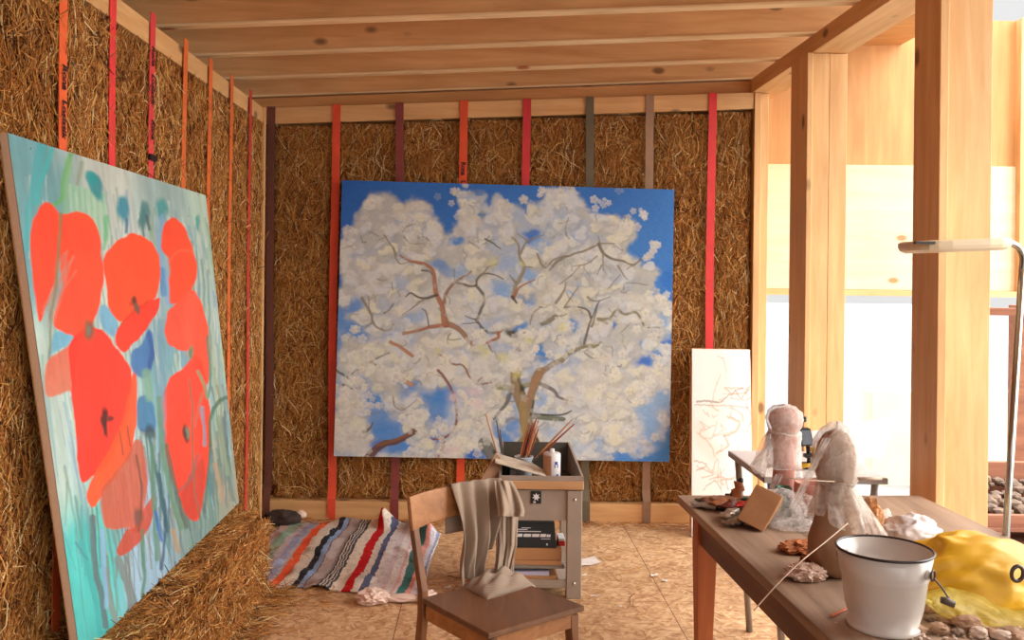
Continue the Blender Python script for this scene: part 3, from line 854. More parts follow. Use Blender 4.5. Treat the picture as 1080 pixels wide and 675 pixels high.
# shaded undersides of blossom clumps
for k in range(420):
    x = rng.uniform(360, 702); y = rng.uniform(210, 478)
    i0 = int(np.clip((y - 195) / 288, 0, .999) * pt.sh[0]); j0 = int(np.clip((x - 357) / 350, 0, .999) * pt.sh[1])
    if pt.C[i0, j0, 0] < .35:
        continue
    R_ = rng.uniform(4, 9)
    pt.blob(x + R_ * .3, y + R_ * .45, R_, R_ * .8, [(176, 178, 172), (168, 172, 182), (186, 182, 164)][k % 3], .5, .5, 16)
    pt.blob(x, y, R_ * .9, R_ * .75, [(228, 228, 218), (220, 222, 222), (232, 228, 206)][k % 3], .75, .3, 18)
GREY, DGREY, BROWN, RED, OLIVE, DARK = (146, 136, 120), (104, 100, 96), (150, 112, 88), (166, 106, 78), (140, 132, 98), (84, 78, 70)
br = [([(469, 342), (466, 322), (459.5, 309), (457, 290), (451, 280), (440, 277), (432, 276), (422, 270)], 7, RED, 2), ([(470, 342), (482, 346), (494, 358), (499, 364)], 7, BROWN, 5), ([(471, 343), (455, 344), (440, 350), (426, 351)], 5, RED, 2),
      ([(469, 319), (471, 309), (480, 298), (492, 291), (497, 286)], 4, BROWN, 1.4), ([(480, 297), (479, 284)], 1.2, GREY, .8), ([(481, 298), (494, 302), (502, 301), (502.7, 294), (510, 288), (523, 290), (531, 294)], 3, DGREY, 1.2), ([(508, 289), (516, 281), (524, 278)], 1.6, GREY, 1),
      ([(502, 301), (511, 315), (504, 335), (503, 338), (513, 350), (525, 351)], 3.2, DGREY, 4), ([(525, 351), (525.5, 356), (512, 363)], 4, RED, 3), ([(525, 352), (531, 348)], 3, RED, 1), ([(504, 338), (491, 333)], 1.4, DGREY, .8), ([(504, 340), (488, 341)], 1, DGREY, .8), ([(516, 365), (519, 372)], 2.4, BROWN, 1),
      ([(460, 311), (450, 314), (441, 313), (433, 309), (428, 313)], 3, DARK, 1.6), ([(448, 315), (438, 322), (425, 332)], 2, GREY, 1), ([(406, 330), (411, 327), (415, 321)], 1.8, DARK, .8), ([(445, 285), (451, 286), (455, 290)], 2, DGREY, 1),
      ([(381, 314), (391, 330), (393, 339), (399, 346), (410, 348), (414, 342)], 3, GREY, 2), ([(393, 339), (386, 345)], 2, GREY, 1), ([(390, 330), (388, 312)], 1.2, GREY, .8), ([(413, 360), (423, 366), (435, 375)], 4, (178, 122, 92), 5), ([(425, 352), (440, 350)], 3, (178, 140, 110), 3), ([(390, 383), (400, 377), (410, 372)], 1.6, DGREY, .8), ([(391, 381), (397, 386)], 2.4, DARK, 1),
      ([(418, 396), (428, 402), (435, 406)], 4, (186, 136, 104), 6), ([(463, 373), (478, 384), (488, 386), (502, 404), (518, 404)], 2.4, BROWN, 2), ([(502, 404), (509, 398)], 1.4, BROWN, 1), ([(461, 390), (474, 406), (480, 425), (481.7, 445), (472, 460), (457, 463)], 3, (140, 84, 72), 3.2), ([(458, 488), (467, 477), (468, 462)], 7, (132, 78, 66), 5),
      ([(388, 482), (404, 469), (420, 465), (437, 455)], 9, (104, 66, 48), 9), ([(398, 470), (420, 463), (434, 456)], 3, (148, 98, 66), 2), ([(415, 419), (417, 429), (425, 431), (440, 422)], 1.5, GREY, .8), ([(352, 389), (362, 395), (371, 402)], 2.6, DGREY, 2), ([(354, 408), (364, 406), (372, 411)], 2.6, DGREY, 2), ([(381, 456), (390, 452), (393, 446)], 3, DGREY, 2), ([(371, 395), (376, 391), (381, 390)], 1.2, DGREY, .8),
      ([(616, 366), (619, 353), (623, 338), (628, 327), (633, 318)], 3.4, DGREY, 1.4), ([(592, 380), (603, 371), (616, 366), (632, 364)], 7, OLIVE, 2), ([(571, 392), (583, 384), (592, 380)], 8, GREY, 7), ([(623, 335), (618, 326), (610, 324), (595, 324)], 3, DGREY, 1.4), ([(595, 324), (602, 315), (610, 302)], 2.4, GREY, 1.2), ([(586, 319), (595, 307), (597, 298)], 3, GREY, 1.2),
      ([(586, 334), (577, 339), (571, 342)], 6, (128, 122, 104), 4), ([(588, 333), (598, 331)], 2, DGREY, 1), ([(559, 342), (562, 330), (571, 324)], 1.6, GREY, 1), ([(542, 312), (545, 299), (553, 283), (549, 272), (546, 258), (540, 250)], 5, (150, 136, 112), 2), ([(542, 314), (548, 304), (564, 294)], 3.6, (170, 116, 96), 1.6), ([(541, 313), (545, 320)], 3, DARK, 2), ([(553, 282), (562, 282)], 2, GREY, 1), ([(544, 298), (538, 290)], 3, GREY, 1),
      ([(549, 268), (556, 255), (574, 248)], 2.6, GREY, 1), ([(556, 255), (546, 246)], 2, GREY, 1), ([(566, 268), (574, 282), (585, 273), (600, 270)], 2.6, GREY, 1.6), ([(580, 284), (590, 274), (612, 266), (631, 258)], 3, (136, 126, 110), 2.4), ([(631, 257), (636, 267), (645, 273), (656, 275), (668, 279), (676, 273)], 3.4, (120, 108, 94), 1.6), ([(634, 280), (630, 289)], 1.4, GREY, 1), ([(636, 268), (635, 281)], 2, GREY, 1), ([(668, 279), (661, 284)], 1.6, GREY, 1), ([(632, 257), (648, 257)], 1.6, GREY, 1), ([(632, 257), (631, 249)], 1.4, GREY, 1),
      ([(630, 270), (618, 278), (604, 281)], 1.2, GREY, .7), ([(598, 248), (597, 238), (600, 230)], 1.4, GREY, .8), ([(598, 248), (601, 252)], 1.6, GREY, 1), ([(631, 337), (643, 336), (651, 327), (659, 332), (670, 330), (680, 345)], 3.4, OLIVE, 3), ([(680, 345), (695, 345)], 1.4, GREY, .8), ([(651, 280), (661, 295)], 2, GREY, 1.4), ([(658, 306), (661, 299), (682, 300)], 1.5, GREY, 1), ([(620, 313), (630, 318), (643, 314)], 2, GREY, 1), ([(624, 345), (628, 332), (631, 322)], 2, DGREY, 1), ([(640, 341), (630, 336)], 2, GREY, 1),
      ([(620, 366), (628, 366), (634, 360)], 2.4, OLIVE, 1.4), ([(617, 372), (624, 377), (635, 377)], 1.6, GREY, 1), ([(569, 404), (584, 411), (590, 419), (604, 423)], 5, (110, 102, 104), 2), ([(562, 438), (578, 441), (594, 442)], 8, (102, 108, 88), 7), ([(563, 436), (580, 438), (596, 436), (603, 433)], 2, (58, 62, 50), 2), ([(525, 408), (545, 409), (562, 405)], 7, (142, 142, 108), 6), ([(541, 408), (534, 424), (528, 434), (521, 442)], 5, (104, 100, 98), 4),
      ([(511, 468), (520, 482), (526, 492)], 16, (104, 104, 100), 17), ([(521, 476), (529, 488)], 4, (58, 56, 56), 4), ([(543, 472), (552, 462), (558, 452)], 7, (70, 88, 74), 9), ([(534, 445), (541, 441), (550, 446)], 1.3, GREY, 1), ([(424, 245), (430, 238), (440, 236)], 1.2, GREY, .7), ([(405, 248), (414, 262), (418, 270)], 1.5, GREY, 1), ([(414, 262), (420, 278), (432, 276)], 1.6, GREY, 1.2), ([(426, 250), (432, 256), (440, 258)], 1.3, GREY, .8), ([(450, 252), (456, 258)], 1.2, GREY, .8), ([(512, 252), (522, 258), (528, 262)], 2, DGREY, 1), ([(495, 255), (505, 262)], 1.2, GREY, .8),
      ([(590, 300), (604, 289), (612, 280)], 1, GREY, .6), ([(640, 306), (648, 296), (654, 290)], 1, GREY, .6), ([(655, 350), (664, 343)], 1, GREY, .6), ([(560, 455), (575, 446)], 1, GREY, .6), ([(452, 344), (449, 330), (444, 326)], 1.4, DGREY, .8), ([(475, 352), (474, 358), (486, 357)], 1.2, GREY, .7)]
for p, w, c, tp in br:
    pt.stroke(p, w * .85, c, .9, 1.0, 3, taper=tp * .6)
    if w >= 4:
        pt.stroke([(x - w * .18, y - w * .18) for x, y in p], w * .35, tuple(min(255, v + 26) for v in c), .5, 1.0, 3, taper=max(.5, tp * .35))
# fine twigs
for k in range(150):
    x = rng.uniform(362, 700); y = rng.uniform(215, 470)
    i0 = int(np.clip((y - 195) / 288, 0, .999) * pt.sh[0]); j0 = int(np.clip((x - 357) / 350, 0, .999) * pt.sh[1])
    if pt.C[i0, j0, 0] < .3:
        continue
    a = rng.uniform(0, 2 * PI); P_ = [(x, y)]
    for q in range(3):
        a += rng.normal(0, .7); l_ = rng.uniform(2.5, 5); P_.append((P_[-1][0] + math.cos(a) * l_, P_[-1][1] + math.sin(a) * l_))
    pt.stroke(P_, rng.uniform(.7, 1.3), [(150, 142, 128), (124, 116, 108), (168, 150, 130), (150, 150, 120)][k % 4], rng.uniform(.4, .85), .8, 2, taper=.4)
# trunk
pt.poly([(549, 492), (554, 470), (549, 450), (546, 432), (541, 418), (538, 396), (540, 388), (548, 388), (550, 402), (555, 417), (560, 402), (566, 388), (575, 390), (570, 402), (563, 422), (561, 444), (568, 464), (575, 492)], (156, 132, 98), .97, .8, 3, .25)
pt.stroke([(548, 470), (552, 445), (550, 425)], 4, (176, 150, 82), .6, 2, 3)
pt.stroke([(555, 424), (562, 406), (569, 394)], 4, (176, 128, 98), .7, 2, 3)
pt.stroke([(562, 424), (560, 444), (568, 470)], 2, (58, 66, 52), .8, 1, 3)
pt.stroke([(546, 395), (549, 408), (556, 420)], 1.5, (76, 84, 60), .6, 1, 3)
for x, y, a, b_ in ((541, 349, 6, 4), (546, 352, 5, 3), (545, 368, 3, 1.6), (549, 410, 4, 3)):
    pt.blob(x, y, a, b_, (62, 60, 52), .9, .5, 10)
pt.blob(509, 227, 3, 6, (110, 130, 150), .5)
scatter(240, .28, 2.6, 7, .7)
for x, y, n_, sp in ((396, 214, 8, 5), (368, 246, 9, 6), (488, 202, 7, 4), (486, 218, 7, 5), (555, 210, 4, 2), (572, 203, 4, 2), (594, 206, 9, 8), (680, 228, 5, 2.5), (690, 260, 7, 4), (681, 272, 5, 3), (632, 214, 6, 4), (655, 240, 12, 9), (690, 322, 12, 9), (690, 350, 14, 10),
                       (368, 430, 34, 13), (366, 460, 40, 14), (541, 387, 12, 4), (372, 405, 16, 9), (385, 392, 16, 10), (378, 372, 14, 9), (415, 402, 12, 6), (446, 455, 16, 7), (445, 474, 14, 8), (435, 482, 10, 8), (490, 470, 22, 13), (478, 450, 18, 12), (500, 440, 26, 16), (508, 415, 22, 14), (475, 478, 14, 10), (506, 355, 14, 6), (466, 370, 14, 8),
                       (555, 365, 16, 9), (545, 375, 12, 8), (595, 355, 18, 12), (640, 400, 26, 22), (665, 420, 18, 14), (690, 395, 18, 10), (620, 430, 18, 20), (650, 455, 18, 16), (700, 320, 8, 5), (425, 225, 12, 8), (440, 245, 14, 10), (528, 220, 12, 7), (375, 345, 4, 2), (432, 440, 6, 5), (395, 425, 6, 5)):
    for _ in range(n_):
        flower(x + rng.normal(0, sp), y + rng.normal(0, sp), rng.uniform(2.6, 5.6), [(236, 232, 222), (224, 220, 210), (238, 234, 216), (214, 212, 206)][int(rng.integers(0, 4))], .6, rng.random() * 6)
for x, y, r in ((506, 366, 4), (520, 275, 5), (462, 369, 3), (545, 395, 5), (552, 280, 3), (530, 378, 5), (556, 358, 4), (592, 346, 4), (512, 372, 5), (478, 205, 2), (465, 408, 2)):
    pt.blob(x, y, r, r, (222, 220, 130), .55, .8, 8)
for x, y in ((470, 486), (478, 474), (464, 490), (500, 412), (505, 425), (478, 420)):
    pt.blob(x, y, 7, 5, (232, 204, 208), .5, .8, 8)
nf = vnoise(pt.sh, 130, rng, 2)
pt.C *= (1 + (nf - .5) * .16)[..., None] * np.array((.92, .965, .975))
tt = thing('canvas_painting', 'large painting of a white blossoming tree on blue sky, hung on the back straw wall', 'painting', (pd(530, 484, dB).x, dB, pd(530, 484, dB).z))
pt.build('painted_canvas', tt, M['paint'], .022, (0, 1, 0))

# ---------------- poppies
xt, xb = -1.335, -1.185
pp = Painting(pX(8, 140, xt), pX(217, 206, xt), pX(252, 530, xb), pX(85, 695, xb), 480, 520, 5)
rng = pp.rng
s, t = pp.s, pp.t
def band(c0, c1, a, b_, x):
    return c0 + sstep(a, b_, x)[..., None] * (c1 - c0)
streak = vnoise(pp.sh, 26, rng, 3, .18)
str2 = vnoise(pp.sh, 14, rng, 3, .4)
top = band(lin((112, 164, 172)), lin((196, 206, 198)), .12, .30, s + (str2 - .5) * .2)
top = top + sstep(.45, .6, s + (str2 - .5) * .2)[..., None] * (lin((160, 188, 186)) - top)
top = top + sstep(.75, .92, s + (str2 - .5) * .2)[..., None] * (lin((178, 204, 188)) - top)
midc = band(lin((182, 206, 198)), lin((120, 170, 186)), .3, .5, s)
midc = midc + sstep(.78, .92, s)[..., None] * (lin((166, 190, 168)) - midc)
botc = band(lin((84, 194, 190)), lin((156, 190, 212)), .16, .30, s + (streak - .5) * .2)
botc = botc + sstep(.42, .6, s + (streak - .5) * .2)[..., None] * (lin((128, 158, 152)) - botc)
botc = botc + sstep(.72, .9, s + (streak - .5) * .2)[..., None] * (lin((156, 158, 140)) - botc)
pp.C[:] = top + sstep(.28, .42, t + (str2 - .5) * .15)[..., None] * (midc - top)
pp.C += sstep(.66, .82, t + (str2 - .5) * .2)[..., None] * (botc - pp.C)
pp.C *= (1 + (streak - .5) * .5)[..., None] * (1 + (str2 - .5) * .25)[..., None]
def S(p, w, c, op=.8, soft=1.2, tp=None, wob=3):
    pp.stroke(p, w, c, op, soft, wob, taper=tp)
for k in range(460):      # long vertical brush marks
    s0 = rng.random(); t0 = rng.random() * .8 + .05
    i0 = int(t0 * (pp.sh[0] - 1)); j0 = int(s0 * (pp.sh[1] - 1)); l = int(rng.uniform(.06, .25) * pp.sh[0])
    i1 = min(pp.sh[0] - 1, i0 + l); j1 = int(np.clip(j0 + rng.normal(0, 10), 0, pp.sh[1] - 1))
    low = t0 > .55
    c = [(126, 172, 172), (206, 216, 206), (128, 168, 140), (120, 160, 190), (150, 176, 172)][int(rng.integers(0, 5))] if not low else [(70, 150, 160), (104, 130, 110), (120, 170, 200), (110, 110, 104), (170, 160, 140), (90, 150, 130), (150, 196, 220)][int(rng.integers(0, 7))]
    S([(pp.X[i0, j0], pp.Y[i0, j0]), (pp.X[i1, j1], pp.Y[i1, j1])], rng.uniform(.7, 2.6), c, .5, 1.2, .5)
for k in range(130):
    s0 = rng.uniform(.12, .97); t0 = rng.uniform(.58, .9)
    i0 = int(t0 * (pp.sh[0] - 1)); j0 = int(s0 * (pp.sh[1] - 1)); l = int(rng.uniform(.06, .2) * pp.sh[0])
    i1 = min(pp.sh[0] - 1, i0 + l); j1 = int(np.clip(j0 + rng.normal(0, 9), 0, pp.sh[1] - 1))
    c = [(78, 108, 96), (96, 104, 104), (70, 110, 140), (128, 120, 104), (84, 128, 108)][k % 5]
    S([(pp.X[i0, j0], pp.Y[i0, j0]), (pp.X[i1, j1], pp.Y[i1, j1])], rng.uniform(.7, 2.4), c, .6, 1.2, .5)
# upper left teal and green strokes
S([(44, 152), (38, 185), (30, 225), (28, 262)], 9, (78, 176, 184), .8, 3, 5)
S([(54, 158), (44, 190), (38, 215)], 4, (64, 184, 186), .85, 2, 3)
S([(74, 163), (67, 190), (66, 208), (54, 218)], 4, (104, 176, 106), .9, 2, 3)
S([(72, 168), (70, 200), (68, 225)], 6, (132, 190, 132), .6, 3, 4)
S([(86, 172), (82, 190), (78, 200)], 4, (140, 156, 126), .7, 2, 2)
for k in range(12):
    x = 74 + k * 3.2
    S([(x, 195 + k), (x + 2, 230 + k * 2)], 3, (132, 200, 160) if k % 2 else (170, 206, 180), .7, 2, 2)
S([(112, 230), (110, 262)], 5, (96, 186, 128), .7, 2, 2)
for x, y, a, b_, c, r in ((101, 196, 6, 15, (36, 142, 152), -.45), (96, 188, 5, 8, (44, 156, 160), -.5), (130, 220, 7, 14, (50, 140, 164), 0), (153, 226, 6, 12, (84, 136, 138), 0), (151, 232, 4, 10, (76, 128, 132), .2), (171, 222, 5.5, 12, (72, 156, 160), -.1), (209, 236, 2.6, 9, (86, 166, 160), 0)):
    pp.blob(x, y, a, b_, c, .92, .35, 8, r)
S([(133, 232), (133, 244)], 3, (70, 110, 150), .8, 1.5); S([(155, 228), (158, 241)], 2.5, (80, 96, 100), .8, 1.2); S([(151, 240), (152, 248)], 1.6, (90, 120, 130), .8, 1)
S([(171, 230), (169, 262), (176, 300), (178, 318)], 6, (126, 168, 202), .8, 3); S([(171, 285), (173, 310)], 5, (70, 132, 190), .7, 2)
for k in range(9):
    S([(200 + k * 2.6, 250 + k * 5), (203 + k * 2.8, 330 + k * 7)], 1.2, (112, 146, 140) if k % 2 else (190, 206, 190), .6, 1)
# blue gaps between petals
pp.poly([(58, 350), (78, 352), (80, 360), (56, 372), (50, 378)], (108, 178, 208), .9, 2)
pp.poly([(104, 328), (112, 322), (124, 340), (120, 356), (108, 345)], (110, 172, 206), .9, 1.5)
# petals
RD, RO, RDK, RF = (255, 74, 42), (255, 92, 48), (238, 56, 40), (196, 88, 64)
pp.poly([(31, 262), (33, 240), (40, 222), (48, 213), (57, 216), (64, 230), (64, 262), (60, 290), (52, 312), (43, 340), (37, 312)], RD, .97, 1.0)
pp.poly([(62, 230), (72, 224), (85, 223), (97, 230), (104, 245), (108, 268), (110, 288), (106, 316), (99, 338), (92, 352), (83, 357), (68, 350), (57, 342), (61, 322), (66, 300), (63, 270)], (255, 78, 44), .97, 1.0)
for k in range(12):
    S([(66 + rng.uniform(-4, 14), 262 + rng.uniform(0, 26)), (44 + k * 1.4, 335 + rng.uniform(-20, 10))], 1.4, (202, 132, 112), .55, 1.2, .6)
S([(64, 225), (61, 268), (58, 310), (53, 345), (52, 400)], 3.2, (128, 130, 92), .75, 1.5, 2.4)
pp.poly([(110, 274), (118, 259), (130, 250), (140, 246), (152, 249), (162, 258), (168, 274), (169, 292), (165, 310), (152, 325), (136, 336), (126, 338), (116, 326), (112, 300)], (255, 82, 42), .98, .9)
pp.poly([(168, 314), (167, 325), (156, 345), (141, 362), (131, 372), (122, 361), (124, 346), (140, 329), (155, 319)], (244, 62, 40), .98, .8)
S([(124, 346), (140, 329), (156, 318)], 1.4, (206, 60, 40), .6, 1)
pp.poly([(171, 248), (175, 235), (184, 230), (193, 238), (202, 258), (204, 267), (208, 278), (206, 296), (200, 311), (188, 319), (180, 318), (178, 300), (178, 276), (171, 262)], (255, 80, 46), .98, .9)
S([(178, 276), (190, 264), (204, 266)], 1.6, (255, 120, 84), .6, 1.2)
pp.poly([(188, 318), (196, 308), (204, 306), (212, 318), (219, 340), (221, 365), (220, 402), (211, 396), (203, 372), (190, 370), (177, 362), (173, 346), (178, 328)], (244, 86, 60), .98, .9)
S([(200, 372), (200, 345), (203, 312)], 8, (255, 110, 84), .35, 4)
pp.poly([(47, 396), (52, 379), (70, 366), (84, 352), (80, 380), (77, 412), (72, 413), (50, 418)], (222, 98, 68), .92, 1.5, grad=(214, 116, 88))
pp.poly([(72, 366), (88, 346), (108, 349), (122, 365), (136, 385), (140, 400), (138, 416), (134, 440), (128, 462), (120, 480), (108, 495), (98, 502), (86, 508), (82, 480), (77, 430), (74, 395)], (248, 60, 44), .98, .9)
pp.poly([(92, 528), (94, 512), (108, 486), (122, 462), (132, 432), (143, 388), (145, 420), (141, 470), (130, 492), (112, 516), (100, 534)], (255, 92, 48), .97, .9)
pp.poly([(106, 530), (112, 510), (130, 488), (143, 465), (150, 470), (155, 500), (152, 540), (145, 561), (134, 558), (112, 556)], (190, 92, 66), .9, 1.5, grad=(206, 96, 70))
pp.poly([(150, 540), (162, 520), (160, 548), (148, 572), (129, 586), (122, 581), (131, 562), (141, 556)], (196, 78, 54), .92, 1)
pp.poly([(172, 416), (180, 398), (192, 390), (204, 374), (214, 385), (219, 420), (222, 460), (219, 500), (210, 545), (200, 546), (189, 524), (178, 490), (172, 452)], (250, 72, 48), .97, .9)
pp.poly([(190, 526), (200, 505), (214, 482), (216, 520), (208, 546), (198, 546)], (196, 70, 56), .85, 2)
S([(186, 520), (200, 506), (208, 480)], 3, (130, 104, 100), .6, 2); S([(178, 490), (172, 450), (174, 410)], 2, (200, 60, 50), .6, 1)
for x, y, a, b_, c in ((141, 318, 3.4, 6, (62, 50, 40)), (144, 326, 3, 6, (92, 92, 84)), (93, 348, 6, 11, (136, 92, 66)), (92, 348, 2.6, 5, (112, 130, 120)), (111, 440, 3.4, 10, (40, 32, 36)), (113, 452, 2, 10, (54, 44, 46)), (118, 442, 4, 3, (96, 50, 48)), (197, 457, 3.2, 9, (58, 60, 50)), (199, 455, 1.8, 6, (120, 140, 116)), (201, 372, 3, 6, (92, 148, 110)), (146, 545, 4, 8, (120, 90, 84))):
    pp.blob(x, y, a, b_, c, .9, .5, 8)
# cornflowers and stems
pp.poly([(138, 372), (150, 362), (156, 348), (162, 352), (163, 372), (158, 394), (150, 398), (142, 392), (137, 384)], (66, 118, 178), .92, 1.5)
S([(157, 352), (161, 372), (157, 390)], 4, (52, 82, 150), .7, 2)
pp.poly([(145, 424), (152, 418), (160, 424), (164, 442), (162, 454), (150, 456), (144, 448)], (70, 128, 172), .92, 1.5)
pp.blob(156, 456, 6, 6, (56, 62, 74), .8, .6, 10)
S([(155, 394), (157, 420)], 10, (124, 168, 144), .8, 3, 7); S([(168, 340), (171, 420), (170, 470)], 6, (116, 156, 176), .7, 3)
for p, w, c in (([(157, 458), (165, 500), (176, 560)], 2.4, (68, 108, 104)), ([(168, 420), (172, 480), (190, 556)], 5, (104, 146, 120)), ([(176, 470), (186, 520), (196, 556)], 4, (86, 104, 90)), ([(160, 470), (162, 530), (166, 590)], 4, (92, 140, 116)), ([(150, 560), (152, 600), (150, 630)], 3, (78, 130, 100)), ([(168, 500), (174, 550), (170, 600)], 2, (50, 90, 120)),
                ([(164, 540), (170, 570)], 3, (60, 110, 190)), ([(98, 545), (100, 590), (112, 660)], 6, (98, 104, 112)), ([(112, 600), (118, 640), (124, 662)], 5, (136, 140, 136)), ([(124, 590), (136, 620), (140, 640)], 8, (124, 134, 132)), ([(86, 570), (98, 620), (106, 668)], 5, (70, 176, 176)), ([(80, 572), (92, 590)], 2, (80, 150, 160)), ([(108, 560), (112, 640)], 4, (140, 180, 220)),
                ([(222, 470), (222, 440), (230, 425), (240, 418)], 3.4, (66, 104, 76)), ([(222, 470), (219, 500), (216, 540)], 1.8, (80, 110, 96)), ([(219, 355), (222, 400), (219, 420)], 2, (84, 130, 112)), ([(208, 392), (214, 404), (218, 420)], 3, (110, 160, 120)), ([(200, 400), (203, 440), (204, 500), (210, 545)], 1.4, (130, 110, 92)), ([(213, 415), (206, 450)], 1.4, (180, 120, 100)), ([(235, 470), (246, 528)], 3, (110, 130, 128)), ([(226, 490), (236, 530)], 4, (176, 150, 124)), ([(230, 440), (240, 500)], 4, (140, 160, 132)),
                ([(182, 560), (188, 580)], 5, (176, 150, 116)), ([(144, 480), (150, 520), (146, 560)], 1.8, (124, 82, 66)), ([(126, 455), (130, 480)], 1.4, (150, 76, 60)), ([(134, 450), (138, 470)], 1.4, (150, 76, 60)), ([(213, 430), (216, 470)], 3, (120, 150, 170))):
    S(p, w, c, .8, 1.2)
pp.C *= (1 + (vnoise(pp.sh, 90, rng, 2, .4) - .5) * .14)[..., None]
c0 = pX(85, 695, xb)
tt = thing('canvas_painting', 'large painting of red poppies leaning on the left straw wall', 'painting', (xb, 3.5, c0.z))
TLp, TRp, BRp, BLp = [Vector(c) for c in pp.corners]
nb = (TRp - TLp).cross(BLp - TLp).normalized()
if nb.x > 0:
    nb = -nb
pp.build('painted_canvas', tt, M['paint'], .022, nb)

# ---------------- drawing canvas at the right end of the back wall
d0 = 5.70; d1 = 5.52
bl_, br_ = pz(731, 571, .0), pz(797, 573, .0)
yb = 5.50
cBL = Vector((pd(730, 520, yb).x, yb, .004)); cBR = Vector((pd(795, 520, yb).x, yb, .004))
pc = Painting(pd(730, 368, 5.74), pd(791, 369, 5.74), cBR, cBL, 170, 380, 8)
rng = pc.rng
pc.C[:] = lin((238, 234, 226)) * (1 + (vnoise(pc.sh, 5, rng, 3)[..., None] - .5) * .1)
pc.stroke([(762, 385), (758, 420), (756, 440)], 16, (236, 216, 200), .35, 8)
pc.stroke([(736, 450), (744, 470), (752, 478)], 12, (236, 206, 184), .35, 8)
sk = [([(735, 424), (745, 423), (758, 424)], 2.4, (104, 92, 84)), ([(733, 427), (770, 428), (790, 430)], 1.2, (150, 130, 118)), ([(760, 424), (770, 416), (784, 409)], 1.6, (120, 104, 94)), ([(764, 409), (790, 411), (776, 416), (764, 409)], 1.6, (214, 146, 112)), ([(776, 412), (782, 420), (790, 408)], 1.4, (196, 120, 90)),
      ([(768, 440), (780, 445), (776, 455), (764, 460)], 3, (222, 158, 120)), ([(770, 430), (782, 436), (784, 445)], 2, (218, 164, 130)), ([(764, 460), (768, 470), (756, 478)], 2, (206, 150, 112)), ([(735, 456), (748, 468), (754, 482)], 1.6, (212, 168, 136)), ([(733, 486), (746, 490), (735, 496)], 1.4, (160, 124, 92)), ([(735, 492), (752, 500), (740, 504)], 1.2, (190, 140, 100)), ([(748, 506), (762, 503), (768, 516)], 1, (180, 130, 104)), ([(776, 484), (780, 494), (774, 504), (760, 506)], 1.4, (200, 132, 110)),
      ([(757, 376), (762, 378), (766, 392)], .9, (170, 160, 150)), ([(760, 395), (754, 412), (752, 422)], .9, (190, 170, 156)), ([(742, 516), (754, 508), (760, 516)], 1, (140, 100, 90)), ([(786, 425), (792, 440), (788, 456)], 1, (176, 130, 106)), ([(770, 420), (786, 422), (794, 418)], 1.2, (176, 140, 120))]
for p, w, c in sk:
    pc.stroke(p, w * .75, c, .6, .8, 2.5)
for k in range(26):
    x, y = rng.uniform(734, 790), rng.uniform(400, 515)
    pc.stroke([(x, y), (x + rng.normal(0, 7), y + rng.normal(0, 5)), (x + rng.normal(0, 9), y + rng.normal(0, 8))], .8, (196, 150, 124), .45, .7, 2.5)
tt = thing('canvas_painting', 'narrow white canvas with loose sienna sketch lines leaning against the back wall', 'painting', ((cBL.x + cBR.x) / 2, yb, 0))
pc.build('painted_canvas', tt, M['paint'], .018, Vector((0, .96, .1)))
# ------------------------------------------------------------------ helpers for soft things
from mathutils import noise as mnoise

def fbm(p, f=1.0, o=4):
    return mnoise.fractal(Vector(p) * f, 1.0, 2.0, o)

def ridge(p, f=1.0):
    v = 0; a = 1.0
    for k in range(4):
        v += a * (1 - abs(mnoise.noise(Vector(p) * f + Vector((k * 7.1, 3.3, 1.7))) * 2)); a *= .5; f *= 2.1
    return v / 1.875

def lump(c, r, seed=0, amp=.25, f=3.0, sub=4, floor=None, mb=None, rid=True, shape=None, tilt=None):
    bm = bmesh.new(); bmesh.ops.create_icosphere(bm, subdivisions=sub, radius=1)
    off = Vector((seed * 3.7, seed * 1.9, seed * 5.3)); c = Vector(c)
    T = tilt or Matrix.Identity(3)
    vs = []
    for v in bm.verts:
        p = v.co.copy()
        h = (ridge(p + off, f) - .5) if rid else fbm(p + off, f)
        q = p * (1 + amp * h)
        q = Vector((q.x * r[0], q.y * r[1], q.z * r[2]))
        if shape:
            q = shape(q)
        q = T @ q + c
        if floor is not None and q.z < floor:
            q.z = floor + .0005
        vs.append(q)
    bm.verts.index_update()
    fs = [tuple(v.index for v in f_.verts) for f_ in bm.faces]
    bm.free()
    return (mb or MB()).add(vs, fs)

# ------------------------------------------------------------------ lying bales under the poppy canvas
def lying(seed, y0, y1, x1, zt, label):
    rng = np.random.default_rng(seed)
    x0 = -1.365; ly = y1 - y0
    me = npmesh('straw_bale', *(lambda m: (m[0], m[1], M['straw'], m[2]))(merge([
        boxquads(x0, x1 - .035, y0 + .02, y1 - .03, 0.001, zt - .035),
        core_face((x1 - .01, y0, 0), (0, ly, 0), (0, 0, zt - .01), (1, 0, 0), 60, 26, rng, .02, .02),
        core_face((x0, y0, zt - .012), (0, ly, 0), (x1 - x0, 0, 0), (0, 0, 1), 60, 20, rng, .015, .02),
        strands((x1 - .012, y0, .01), (0, ly, 0), (0, 0, zt - .03), (1, 0, 0), 9000, rng, .05, .20, .0012, .0028, .05, .7),
        strands((x0, y0, zt - .02), (0, ly, 0), (x1 - x0, 0, 0), (0, 0, 1), 4500, rng, .05, .18, .0012, .0026, .03, .4),
        strands((x0, y1 - .03, .01), (x1 - x0, 0, 0), (0, 0, zt - .03), (0, 1, 0), 2600, rng, .05, .18, .0012, .0026, .04, .6)])))
    me.transform(Matrix.Translation((1.2, -(y0 + y1) / 2, 0)))
    o = bpy.data.objects.new('straw_bale', me); COL.objects.link(o); o.location = (-1.2, (y0 + y1) / 2, 0)
    return tag(o, label, 'straw bale', 'lying bales along the left wall')
lying(31, 2.30, 3.41, -1.05, .375, 'lying straw bale at the lower left, under the near half of the poppy canvas')
lying(32, 3.43, 4.50, -1.06, .378, 'lying straw bale under the far half of the poppy canvas, beside the striped rug')

